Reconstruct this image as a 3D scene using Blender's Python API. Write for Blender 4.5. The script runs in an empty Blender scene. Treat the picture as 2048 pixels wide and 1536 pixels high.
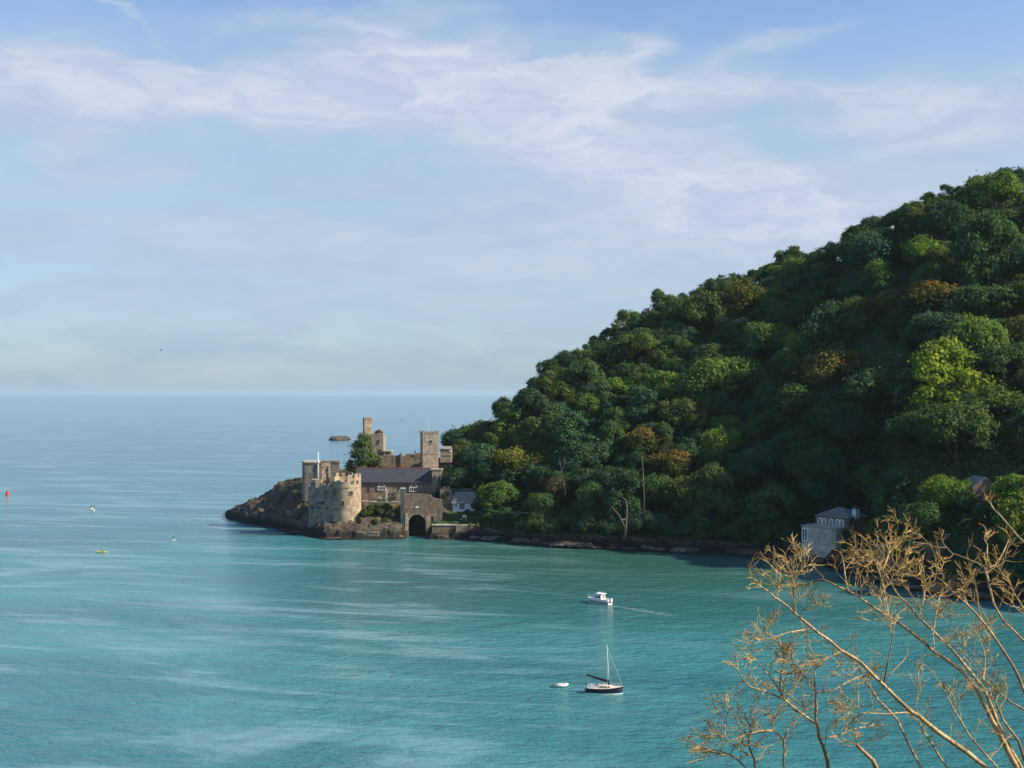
import bpy, bmesh, math, random
import numpy as np
from mathutils import Vector, Matrix, noise as mnoise

R = math.radians
scene = bpy.context.scene
C = scene.collection
F = 2400.0            # focal length in photograph pixels (2048 wide)
CAMH = 55.0           # eye height above the water
HY = 787.0            # horizon row of the photograph

# ------------------------------------------------------------------ camera
cam_d = bpy.data.cameras.new("camera")
cam = bpy.data.objects.new("camera", cam_d)
C.objects.link(cam)
cam.location = (0, 0, CAMH)
cam.rotation_euler = (R(90), 0, 0)
cam_d.sensor_width = 36.0
cam_d.lens = 36.0 * F / 2048.0
cam_d.shift_y = (HY - 768.0) / 2048.0
cam_d.clip_start = 0.5
cam_d.clip_end = 150000.0
scene.camera = cam

# ------------------------------------------------------------------ light
SUN_EL, SUN_AZ = 33.0, 103.0        # azimuth measured from the view direction, clockwise
sd = bpy.data.lights.new("sun", 'SUN')
sd.energy = 4.9
sd.angle = R(0.5)
sd.color = (1.0, 0.86, 0.66)
sun = bpy.data.objects.new("sun", sd)
C.objects.link(sun)
sun_dir = Vector((math.sin(R(SUN_AZ)) * math.cos(R(SUN_EL)), math.cos(R(SUN_AZ)) * math.cos(R(SUN_EL)), math.sin(R(SUN_EL))))
sun.rotation_euler = sun_dir.to_track_quat('Z', 'Y').to_euler()
sun.location = sun_dir * 300

scene.view_settings.view_transform = 'Standard'
scene.view_settings.look = 'None'
scene.view_settings.exposure = 0.9
scene.view_settings.gamma = 1.0
scene.cycles.use_denoising = True
scene.cycles.max_bounces = 6
scene.cycles.transparent_max_bounces = 16
scene.cycles.volume_bounces = 1

# ------------------------------------------------------------------ node helper
class NT:
    def __init__(self, tree):
        self.t = tree
        self.n = tree.nodes
        self.l = tree.links
    def new(self, kind, **kw):
        nd = self.n.new(kind)
        for k, v in kw.items():
            setattr(nd, k, v)
        return nd
    def put(self, sock, v):
        if isinstance(v, bpy.types.NodeSocket):
            self.l.new(v, sock)
        elif v is not None:
            if hasattr(sock.default_value, '__len__') and not hasattr(v, '__len__'):
                v = (v,) * len(sock.default_value)
            elif hasattr(sock.default_value, '__len__') and len(sock.default_value) == 4 and len(v) == 3:
                v = (*v, 1.0)
            sock.default_value = v
    def math(self, op, a, b=None, c=None, clamp=False):
        nd = self.new('ShaderNodeMath', operation=op, use_clamp=clamp)
        for i, v in enumerate((a, b, c)):
            if v is not None:
                self.put(nd.inputs[i], v)
        return nd.outputs[0]
    def mix(self, f, a, b, blend='MIX', clamp=True):
        nd = self.new('ShaderNodeMix', data_type='RGBA', blend_type=blend)
        nd.clamp_factor = clamp
        self.put(nd.inputs[0], f)
        self.put(nd.inputs[6], a)
        self.put(nd.inputs[7], b)
        return nd.outputs[2]
    def fmix(self, f, a, b):
        nd = self.new('ShaderNodeMix', data_type='FLOAT')
        self.put(nd.inputs[0], f)
        self.put(nd.inputs[2], a)
        self.put(nd.inputs[3], b)
        return nd.outputs[0]
    def noise(self, vec, scale, detail=3.0, rough=0.55, dist=0.0):
        nd = self.new('ShaderNodeTexNoise')
        self.put(nd.inputs['Vector'], vec)
        self.put(nd.inputs['Scale'], scale)
        nd.inputs['Detail'].default_value = detail
        nd.inputs['Roughness'].default_value = rough
        nd.inputs['Distortion'].default_value = dist
        return nd.outputs['Fac']
    def mapr(self, v, a, b, c=0.0, d=1.0, smooth=True):
        nd = self.new('ShaderNodeMapRange')
        nd.interpolation_type = 'SMOOTHSTEP' if smooth else 'LINEAR'
        self.put(nd.inputs[0], v)
        for i, k in enumerate((a, b, c, d)):
            self.put(nd.inputs[i + 1], k)
        return nd.outputs[0]
    def vscale(self, v, s):
        nd = self.new('ShaderNodeVectorMath', operation='MULTIPLY')
        self.put(nd.inputs[0], v)
        self.put(nd.inputs[1], s)
        return nd.outputs[0]
    def sep(self, v):
        nd = self.new('ShaderNodeSeparateXYZ')
        self.put(nd.inputs[0], v)
        return nd.outputs
    def comb(self, x, y, z):
        nd = self.new('ShaderNodeCombineXYZ')
        for i, k in enumerate((x, y, z)):
            self.put(nd.inputs[i], k)
        return nd.outputs[0]
    def bump(self, h, strength=0.5, dist=0.1):
        nd = self.new('ShaderNodeBump')
        self.put(nd.inputs['Strength'], strength)
        self.put(nd.inputs['Distance'], dist)
        self.put(nd.inputs['Height'], h)
        return nd.outputs[0]

# ------------------------------------------------------------------ world: Nishita sky with thin high cloud
world = bpy.data.worlds.new("World")
scene.world = world
world.use_nodes = True
W = NT(world.node_tree)
for nd in list(W.n):
    W.n.remove(nd)
sky = W.new('ShaderNodeTexSky', sky_type='NISHITA')
sky.sun_disc = False
sky.sun_elevation = R(SUN_EL)
sky.sun_rotation = R(SUN_AZ)
sky.altitude = 50
sky.air_density = 1.0
sky.dust_density = 0.5
sky.ozone_density = 4.0
tc = W.new('ShaderNodeTexCoord')
gx, gy, gz = W.sep(tc.outputs['Generated'])
az = W.math('ARCTAN2', gx, gy)
el = W.math('ARCSINE', gz)

def blob(px, py, rx, ry, rot, amp, grow=1.14):
    """A soft elliptical bank of cloud at a compass bearing and height above the horizon."""
    rx, ry = rx * grow, ry * grow
    a0 = math.atan((px - 1024) / F)
    e0 = math.atan((HY - py) / F)
    c, s = math.cos(R(rot)), math.sin(R(rot))
    dx = W.math('SUBTRACT', warpaz, a0)
    dy = W.math('SUBTRACT', warpel, e0)
    u = W.math('ADD', W.math('MULTIPLY', dx, c * F / rx), W.math('MULTIPLY', dy, s * F / rx))
    v = W.math('ADD', W.math('MULTIPLY', dx, -s * F / ry), W.math('MULTIPLY', dy, c * F / ry))
    d = W.math('ADD', W.math('MULTIPLY', u, u), W.math('MULTIPLY', v, v))
    return W.math('MULTIPLY', W.math('POWER', 2.718, W.math('MULTIPLY', d, -1.0)), amp)

wv = W.comb(W.math('MULTIPLY', az, 4.0), W.math('MULTIPLY', el, 11.0), 0.37)
wn1 = W.noise(wv, 2.2, 4, 0.55)
wn2 = W.noise(W.vscale(wv, (1.0, 1.0, 3.0)), 2.9, 4, 0.55)
warpaz = W.math('ADD', az, W.math('MULTIPLY', W.math('SUBTRACT', wn1, 0.5), 0.16))
warpel = W.math('ADD', el, W.math('MULTIPLY', W.math('SUBTRACT', wn2, 0.5), 0.045))
banks = None
for b in ((90, 215, 190, 90, 0, 0.85), (500, 215, 230, 52, -3, 0.75), (930, 165, 330, 75, -4, 1.05),
          (1180, 285, 360, 62, -20, 0.85), (1560, 400, 300, 50, -10, 0.55), (1240, 105, 85, 22, 22, 0.7),
          (1570, 105, 150, 16, 12, 0.35), (1330, 185, 300, 20, -2, 0.45), (1950, 300, 260, 120, 0, 0.35),
          (720, 40, 260, 28, 8, 0.35), (235, 60, 75, 12, -45, 0.35), (60, 10, 60, 30, 0, 0.4),
          (1330, 430, 520, 80, -8, 0.42), (900, 560, 800, 110, 0, 0.30), (200, 380, 420, 40, 3, 0.22), (1750, 230, 360, 60, -6, 0.4), (350, 470, 500, 30, -2, 0.2)):
    g = blob(*b)
    banks = g if banks is None else W.math('ADD', banks, g)
wisp = W.noise(W.comb(W.math('MULTIPLY', warpaz, 5.0), W.math('MULTIPLY', warpel, 22.0), 1.7), 2.0, 5, 0.55, 0.4)
wm = W.mapr(wisp, 0.25, 0.72, 0.72, 1.3)
veil = W.mapr(el, R(7), R(17.5), 0.86, 0.06, smooth=False)
veil = W.math('MAXIMUM', veil, 0.0)
m1 = W.math('MULTIPLY', banks, wm)
cl = W.math('ADD', m1, W.math('MULTIPLY', veil, W.mapr(wisp, 0.2, 0.8, 0.8, 1.1)), clamp=True)
cl = W.math('MULTIPLY', cl, W.mapr(el, R(30), R(60), 1.0, 0.25))
CLOUD_HI = (3.85, 4.02, 4.62)
CLOUD_LO = (2.25, 2.98, 3.72)
skycol = W.mix(W.math('MULTIPLY', cl, 0.92), sky.outputs[0], W.mix(W.math('MULTIPLY', m1, 1.0, clamp=True), W.mix(W.mapr(el, R(-0.5), R(4.5)), (1.55, 2.25, 3.0), CLOUD_LO), W.mix(W.mapr(W.noise(W.comb(W.math('MULTIPLY', warpaz, 9.0), W.math('MULTIPLY', warpel, 30.0), 4.1), 1.6, 5, 0.6), 0.3, 0.7), (2.85, 3.2, 4.15), CLOUD_HI)))
bg = W.new('ShaderNodeBackground')
bg.inputs[1].default_value = 0.1
W.l.new(skycol, bg.inputs[0])
wo = W.new('ShaderNodeOutputWorld')
W.l.new(bg.outputs[0], wo.inputs[0])

# ------------------------------------------------------------------ materials
def new_mat(name):
    m = bpy.data.materials.new(name)
    m.use_nodes = True
    t = NT(m.node_tree)
    for nd in list(t.n):
        t.n.remove(nd)
    out = t.new('ShaderNodeOutputMaterial')
    return m, t, out

def principled(t, out, col, rough=0.8, normal=None, spec=0.3, metal=0.0):
    p = t.new('ShaderNodeBsdfPrincipled')
    t.put(p.inputs['Base Color'], col)
    t.put(p.inputs['Roughness'], rough)
    p.inputs['Specular IOR Level'].default_value = spec
    p.inputs['Metallic'].default_value = metal
    if normal is not None:
        t.l.new(normal, p.inputs['Normal'])
    t.l.new(p.outputs[0], out.inputs[0])
    return p

def plain(name, col, rough=0.6, spec=0.3, var=0.25, scale=1.5, metal=0.0):
    m, t, out = new_mat(name)
    o = t.new('ShaderNodeTexCoord').outputs['Object']
    n = t.noise(o, scale, 4)
    c = t.mix(n, tuple(k * (1 - var) for k in col), tuple(min(1, k * (1 + var)) for k in col))
    principled(t, out, c, rough, None, spec, metal)
    return m

def stone(name, c1, c2, c3, block=0.9, streak=0.5):
    """Coursed rubble: mottled blocks, mortar lines, weather streaks and lichen."""
    m, t, out = new_mat(name)
    o = t.new('ShaderNodeTexCoord').outputs['Object']
    x, y, z = t.sep(o)
    w = t.comb(t.math('ADD', x, t.math('MULTIPLY', y, 0.83)), z, 0.0)
    br = t.new('ShaderNodeTexBrick')
    t.put(br.inputs['Vector'], w)
    br.inputs['Scale'].default_value = 1.0 / block
    br.inputs['Color1'].default_value = (0.25, 0.25, 0.25, 1)
    br.inputs['Color2'].default_value = (0.85, 0.85, 0.85, 1)
    br.inputs['Mortar'].default_value = (0.12, 0.12, 0.12, 1)
    br.inputs['Mortar Size'].default_value = 0.04
    br.inputs['Brick Width'].default_value = 0.9
    br.inputs['Row Height'].default_value = 0.45
    n1 = t.noise(o, 0.32, 6, 0.72)
    n2 = t.noise(o, 1.7, 5, 0.75)
    st = t.noise(t.comb(t.math('MULTIPLY', t.math('ADD', x, y), 1.2), t.math('MULTIPLY', z, 0.14), 0.0), 1.3, 4, 0.6)
    c = t.mix(t.mapr(n1, 0.36, 0.62), tuple(k * 0.82 for k in c1), tuple(min(1, k * 1.08) for k in c2))
    c = t.mix(t.math('MULTIPLY', t.mapr(n2, 0.45, 0.7), 0.7), c, c3)
    c = t.mix(0.35, c, br.outputs[0], 'OVERLAY')
    c = t.mix(t.math('MULTIPLY', t.mapr(st, 0.5, 0.75), streak), c, tuple(k * 0.4 for k in c1))
    h = t.math('ADD', t.math('MULTIPLY', n2, 0.8), t.math('MULTIPLY', t.sep(br.outputs[0])[0], 0.5))
    principled(t, out, c, 0.92, t.bump(h, 0.6, 0.12), 0.15)
    return m

def slate(name, c1, c2):
    m, t, out = new_mat(name)
    o = t.new('ShaderNodeTexCoord').outputs['Object']
    x, y, z = t.sep(o)
    br = t.new('ShaderNodeTexBrick')
    t.put(br.inputs['Vector'], t.comb(t.math('ADD', x, t.math('MULTIPLY', y, 0.2)), z, 0.0))
    br.inputs['Scale'].default_value = 2.2
    br.inputs['Color1'].default_value = (0.3, 0.3, 0.3, 1)
    br.inputs['Color2'].default_value = (0.75, 0.75, 0.75, 1)
    br.inputs['Mortar'].default_value = (0.2, 0.2, 0.2, 1)
    n = t.noise(o, 0.8, 5, 0.65)
    c = t.mix(t.mapr(n, 0.3, 0.7), c1, c2)
    c = t.mix(0.3, c, br.outputs[0], 'OVERLAY')
    principled(t, out, c, 0.6, t.bump(t.sep(br.outputs[0])[0], 0.4, 0.04), 0.4)
    return m

def foliage(name, c1, c2, top=None, top_z=(8.0, 12.0), top_amt=1.0):
    """Leaves: object colour sets the tree, each leaf spray differs a little; an autumn tint may sit on the top."""
    m, t, out = new_mat(name)
    oi = t.new('ShaderNodeObjectInfo')
    o = t.new('ShaderNodeTexCoord').outputs['Object']
    ge = t.new('ShaderNodeNewGeometry')
    n = t.noise(o, 0.33, 3, 0.6)
    rnd = ge.outputs['Random Per Island']
    c = t.mix(t.mapr(t.math('ADD', t.math('MULTIPLY', n, 0.85), t.math('MULTIPLY', rnd, 0.22)), 0.3, 0.8), c1, c2)
    c = t.mix(1.0, c, oi.outputs['Color'], 'MULTIPLY')
    c = t.mix(t.math('MULTIPLY', t.mapr(t.noise(o, 0.22, 4, 0.65), 0.5, 0.72), 0.55), c, t.mix(1.0, c, (1.75, 1.35, 0.8), 'MULTIPLY'))
    if top is not None:
        zz = t.math('ADD', t.sep(o)[2], t.math('MULTIPLY', t.math('SUBTRACT', t.noise(o, 0.5, 3), 0.5), 7.0))
        c = t.mix(t.math('MULTIPLY', t.mapr(zz, top_z[0], top_z[1]), top_amt), c, top)
    d = t.new('ShaderNodeBsdfDiffuse')
    t.put(d.inputs[0], c)
    tr = t.new('ShaderNodeBsdfTranslucent')
    t.put(tr.inputs[0], t.mix(1.0, c, (1.0, 1.05, 0.6), 'MULTIPLY'))
    ms = t.new('ShaderNodeMixShader')
    ms.inputs[0].default_value = 0.36
    t.l.new(d.outputs[0], ms.inputs[1])
    t.l.new(tr.outputs[0], ms.inputs[2])
    t.l.new(ms.outputs[0], out.inputs[0])
    return m

M = {}
M['stone_ochre'] = stone('ochre_rubble', (0.29, 0.225, 0.155), (0.40, 0.32, 0.23), (0.20, 0.17, 0.14), block=1.1, streak=0.8)
M['stone_grey'] = stone('grey_rubble', (0.19, 0.165, 0.14), (0.29, 0.25, 0.205), (0.125, 0.115, 0.105), block=1.1, streak=0.8)
M['stone_brown'] = stone('brown_rubble', (0.20, 0.15, 0.11), (0.28, 0.22, 0.16), (0.135, 0.115, 0.095), block=1.1)
M['stone_tower'] = stone('tower_rubble', (0.25, 0.21, 0.165), (0.34, 0.285, 0.225), (0.18, 0.155, 0.13), block=1.0, streak=0.8)
M['stone_dark'] = stone('dark_rubble', (0.13, 0.105, 0.08), (0.2, 0.165, 0.13), (0.08, 0.075, 0.065))
M['stone_shaded'] = stone('weathered_shaded_rubble', (0.165, 0.125, 0.095), (0.235, 0.185, 0.14), (0.11, 0.095, 0.08), block=1.1, streak=0.9)  # weathered brown rubble, darkened so the walls' shade sits in its colour
M['boathouse'] = stone('pale_rubble', (0.46, 0.42, 0.36), (0.56, 0.52, 0.45), (0.36, 0.33, 0.295), block=0.9, streak=0.4)
M['coping'] = stone('pale_coping', (0.42, 0.38, 0.31), (0.52, 0.47, 0.4), (0.3, 0.28, 0.24), block=1.2, streak=0.3)
M['slate'] = slate('slate_roof', (0.026, 0.032, 0.045), (0.050, 0.058, 0.075))
M['slate_pale'] = slate('pale_slate_roof', (0.16, 0.16, 0.155), (0.25, 0.245, 0.23))
M['dark_void'] = plain('dark_glass', (0.012, 0.014, 0.018), 0.25, 0.5)
M['white_paint'] = plain('white_paint', (0.78, 0.78, 0.76), 0.45, 0.4, 0.06)
M['white_render'] = plain('white_render', (0.7, 0.7, 0.68), 0.8, 0.2, 0.1)
M['lead'] = plain('lead_flashing', (0.06, 0.06, 0.065), 0.6)
M['tile_ridge'] = plain('clay_ridge', (0.24, 0.11, 0.08), 0.8)
M['metal'] = plain('pale_metal', (0.55, 0.56, 0.58), 0.4, 0.5, 0.1)
M['bark'] = plain('bark', (0.085, 0.07, 0.052), 0.9, 0.1, 0.4, 2.0)
M['dead_wood'] = plain('bleached_wood', (0.13, 0.12, 0.10), 0.9, 0.1, 0.3, 1.2)
M['leaf'] = foliage('broad_leaves', (0.045, 0.094, 0.052), (0.112, 0.168, 0.062))
M['leaf_orange'] = foliage('orange_topped_leaves', (0.022, 0.052, 0.016), (0.055, 0.095, 0.026), (0.25, 0.175, 0.055), (8.0, 13.5), 0.72)
M['leaf_yellow'] = foliage('yellow_topped_leaves', (0.022, 0.052, 0.016), (0.055, 0.095, 0.026), (0.24, 0.23, 0.045), (7.5, 13), 0.75)
M['leaf_dry'] = foliage('dry_leaves', (0.06, 0.066, 0.04), (0.115, 0.115, 0.07))
M['navy'] = plain('navy_gelcoat', (0.008, 0.012, 0.035), 0.2, 0.5, 0.1)
M['cream'] = plain('cream_deck', (0.62, 0.56, 0.44), 0.6, 0.3, 0.1)
M['teak'] = plain('teak', (0.25, 0.14, 0.07), 0.7)
M['red_paint'] = plain('red_paint', (0.42, 0.03, 0.02), 0.5, 0.4, 0.2)
M['sail_cover'] = plain('navy_canvas', (0.016, 0.012, 0.035), 0.9, 0.1)
M['yellow_plastic'] = plain('yellow_plastic', (0.62, 0.60, 0.05), 0.4, 0.4, 0.1)
M['grey_rubber'] = plain('pale_grey_rubber', (0.6, 0.6, 0.6), 0.6, 0.3, 0.08)
M['skin'] = plain('skin', (0.5, 0.3, 0.22), 0.6)
M['cloth_dark'] = plain('dark_clothing', (0.02, 0.035, 0.03), 0.9)
M['cloth_red'] = plain('red_clothing', (0.3, 0.05, 0.04), 0.9)
M['hair'] = plain('dark_hair', (0.03, 0.02, 0.015), 0.8)
M['feather'] = plain('dark_feathers', (0.05, 0.05, 0.055), 0.9)
M['feather_pale'] = plain('pale_feathers', (0.55, 0.55, 0.55), 0.9)

def twig_mat(name, c1, c2, c3):
    m, t, out = new_mat(name)
    o = t.new('ShaderNodeTexCoord').outputs['Object']
    n = t.noise(o, 6.0, 4, 0.7)
    n2 = t.noise(o, 25.0, 3, 0.6)
    c = t.mix(t.mapr(n, 0.35, 0.62), c1, c2)
    c = t.mix(t.mapr(n2, 0.5, 0.68), c, c3)
    c = t.mix(t.math('MULTIPLY', t.mapr(t.noise(o, 1.6, 3), 0.48, 0.6), 0.75), c, tuple(k * 0.5 + 0.03 for k in c1))
    principled(t, out, c, 0.9, t.bump(n2, 0.5, 0.01), 0.15)
    return m
M['limb'] = twig_mat('pale_bark', (0.30, 0.21, 0.11), (0.50, 0.39, 0.22), (0.15, 0.09, 0.045))
M['twig'] = twig_mat('ochre_twigs', (0.38, 0.25, 0.085), (0.55, 0.41, 0.17), (0.25, 0.15, 0.055))

def water_mat():
    m, t, out = new_mat('sea_water')
    g = t.new('ShaderNodeNewGeometry').outputs['Position']
    x, y, z = t.sep(g)
    yy = t.math('ADD', y, t.math('MULTIPLY', x, 0.22))
    big = t.noise(t.comb(t.math('MULTIPLY', x, 0.0055), t.math('MULTIPLY', yy, 0.017), 0.0), 1.0, 5, 0.6, 0.7)
    patch = t.mapr(big, 0.40, 0.60)
    med = t.noise(t.comb(t.math('MULTIPLY', x, 0.016), t.math('MULTIPLY', yy, 0.06), 3.0), 1.0, 5, 0.62, 1.0)
    # winding current lanes: where two drifts of water meet
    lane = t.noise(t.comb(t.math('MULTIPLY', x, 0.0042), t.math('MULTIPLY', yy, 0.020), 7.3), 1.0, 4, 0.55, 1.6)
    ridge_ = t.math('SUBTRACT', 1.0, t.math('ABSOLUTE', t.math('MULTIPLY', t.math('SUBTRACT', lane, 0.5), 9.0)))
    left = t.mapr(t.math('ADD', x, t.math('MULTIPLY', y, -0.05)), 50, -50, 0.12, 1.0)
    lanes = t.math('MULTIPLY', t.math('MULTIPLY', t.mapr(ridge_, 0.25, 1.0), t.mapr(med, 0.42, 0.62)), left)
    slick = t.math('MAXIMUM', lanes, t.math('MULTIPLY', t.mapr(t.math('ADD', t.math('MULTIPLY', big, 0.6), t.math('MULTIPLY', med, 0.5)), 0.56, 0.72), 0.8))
    w1 = t.noise(t.comb(t.math('MULTIPLY', x, 0.75), y, 0.0), 0.15, 2, 0.5)
    w2 = t.noise(t.comb(t.math('MULTIPLY', x, 0.55), y, 5.0), 0.55, 3, 0.58, 0.4)
    w3 = t.noise(t.comb(t.math('MULTIPLY', x, 0.7), y, 9.0), 1.9, 2, 0.5)
    h = t.math('ADD', t.math('MULTIPLY', w1, 0.8), t.math('ADD', t.math('MULTIPLY', w2, 0.62), t.math('MULTIPLY', w3, 0.16)))
    strength = t.fmix(slick, 1.1, 0.38)
    strength = t.math('MULTIPLY', strength, t.mapr(y, 400, 3500, 1.0, 0.30))
    nrm = t.bump(h, strength, 1.0)
    c = t.mix(patch, (0.030, 0.140, 0.162), (0.042, 0.190, 0.208))
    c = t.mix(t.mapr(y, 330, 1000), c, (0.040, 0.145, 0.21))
    hill_reflection = t.math('MULTIPLY', t.mapr(x, -85, 10), t.mapr(y, 240, 390))  # green reflection of the wooded hill, painted into the water colour
    c = t.mix(t.math('MULTIPLY', hill_reflection, 0.9), c, (0.024, 0.095, 0.070))
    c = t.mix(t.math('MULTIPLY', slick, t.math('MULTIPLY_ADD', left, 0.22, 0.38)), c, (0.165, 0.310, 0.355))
    c = t.mix(t.math('MULTIPLY', t.mapr(t.math('ADD', w2, t.math('MULTIPLY', w3, 0.5)), 0.62, 0.42), 0.35), c, (0.010, 0.070, 0.085))
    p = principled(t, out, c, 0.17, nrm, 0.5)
    p.inputs['IOR'].default_value = 1.33
    return m
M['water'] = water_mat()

def foam_mat():
    m, t, out = new_mat('foam')
    o = t.new('ShaderNodeTexCoord').outputs['Object']
    n = t.noise(t.vscale(o, (0.5, 1.0, 1.0)), 1.4, 4, 0.7)
    d = t.new('ShaderNodeBsdfDiffuse')
    d.inputs[0].default_value = (0.62, 0.7, 0.72, 1)
    tr = t.new('ShaderNodeBsdfTransparent')
    ms = t.new('ShaderNodeMixShader')
    t.put(ms.inputs[0], t.mapr(n, 0.42, 0.72, 0.0, 0.38))
    t.l.new(tr.outputs[0], ms.inputs[1])
    t.l.new(d.outputs[0], ms.inputs[2])
    t.l.new(ms.outputs[0], out.inputs[0])
    return m
M['foam'] = foam_mat()

def ground_mat(name, headland):
    m, t, out = new_mat(name)
    g = t.new('ShaderNodeNewGeometry')
    pos = g.outputs['Position']
    x, y, z = t.sep(pos)
    nx, ny, nz = t.sep(g.outputs['Normal'])
    n1 = t.noise(pos, 0.12, 5, 0.65)
    n2 = t.noise(pos, 0.7, 5, 0.7)
    strata = t.noise(t.comb(t.math('MULTIPLY', x, 0.08), t.math('MULTIPLY', y, 0.08), t.math('ADD', t.math('MULTIPLY', z, 0.9), t.math('MULTIPLY', x, 0.25))), 1.0, 4, 0.6)
    rock = t.mix(t.mapr(n2, 0.3, 0.7), (0.035, 0.030, 0.026), (0.095, 0.08, 0.062))
    rock = t.mix(t.mapr(strata, 0.52, 0.66), rock, (0.15, 0.12, 0.09))
    if headland:
        grass = t.mix(t.mapr(n1, 0.42, 0.62), (0.024, 0.034, 0.018), (0.12, 0.088, 0.04))
        veg = t.mapr(t.math('ADD', z, t.math('MULTIPLY', t.math('SUBTRACT', n2, 0.5), 7.0)), 6.5, 10.0)
        veg = t.math('MULTIPLY', veg, t.mapr(nz, 0.45, 0.75))
    else:
        grass = t.mix(t.mapr(n2, 0.4, 0.62), (0.018, 0.03, 0.013), (0.045, 0.06, 0.022))
        veg = t.mapr(t.math('ADD', z, t.math('MULTIPLY', t.math('SUBTRACT', n2, 0.5), 3.0)), 3.5, 5.5)
    c = t.mix(veg, rock, grass)
    wet = t.mapr(t.math('ADD', z, t.math('MULTIPLY', t.math('SUBTRACT', n2, 0.5), 2.5)), 1.8, 4.2)
    c = t.mix(wet, (0.017, 0.016, 0.014), c)
    principled(t, out, c, 0.9, t.bump(t.math('ADD', n2, t.math('MULTIPLY', strata, 0.6)), 0.9, 0.6), 0.2)
    return m
M['headland'] = ground_mat('headland_rock_and_turf', True)
M['hill'] = ground_mat('woodland_floor', False)

def bank_mat():
    m, t, out = new_mat('rough_grass_bank')
    pos = t.new('ShaderNodeNewGeometry').outputs['Position']
    n = t.noise(pos, 1.1, 5, 0.7)
    principled(t, out, t.mix(t.mapr(n, 0.35, 0.65), (0.04, 0.055, 0.02), (0.11, 0.10, 0.045)), 0.95, t.bump(n, 0.8, 0.2), 0.1)
    return m
M['bank'] = bank_mat()

def rock_mat():
    m, t, out = new_mat('shore_rock')
    pos = t.new('ShaderNodeNewGeometry').outputs['Position']
    oi = t.new('ShaderNodeObjectInfo')
    n = t.noise(pos, 0.9, 5, 0.7)
    z = t.sep(pos)[2]
    c = t.mix(t.mapr(n, 0.3, 0.7), (0.04, 0.035, 0.03), (0.12, 0.10, 0.078))
    c = t.mix(1.0, c, oi.outputs['Color'], 'MULTIPLY')
    c = t.mix(t.mapr(t.math('ADD', z, n), 0.9, 1.6), (0.016, 0.015, 0.014), c)
    principled(t, out, c, 0.9, t.bump(n, 0.8, 0.3), 0.2)
    return m
M['rock'] = rock_mat()

# ------------------------------------------------------------------ object helpers
def tag(o, label=None, cat=None, group=None, kind=None):
    if label: o['label'] = label
    if cat: o['category'] = cat
    if group: o['group'] = group
    if kind: o['kind'] = kind
    return o

def thing(name, label, cat, loc=(0, 0, 0), group=None, rz=0.0):
    o = bpy.data.objects.new(name, None)
    o.empty_display_size = 0.5
    C.objects.link(o)
    o.location = loc
    o.rotation_euler = (0, 0, rz)
    return tag(o, label, cat, group)

def P(px, py, Y):
    """The point of the place at distance Y that the photograph shows at (px, py)."""
    return Vector(((px - 1024) / F * Y, Y, CAMH - (py - HY) / F * Y))

def X(px, Y): return (px - 1024) / F * Y
def Z(py, Y): return CAMH - (py - HY) / F * Y
def YW(py): return CAMH * F / (py - HY)        # distance of the water at a row

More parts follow.
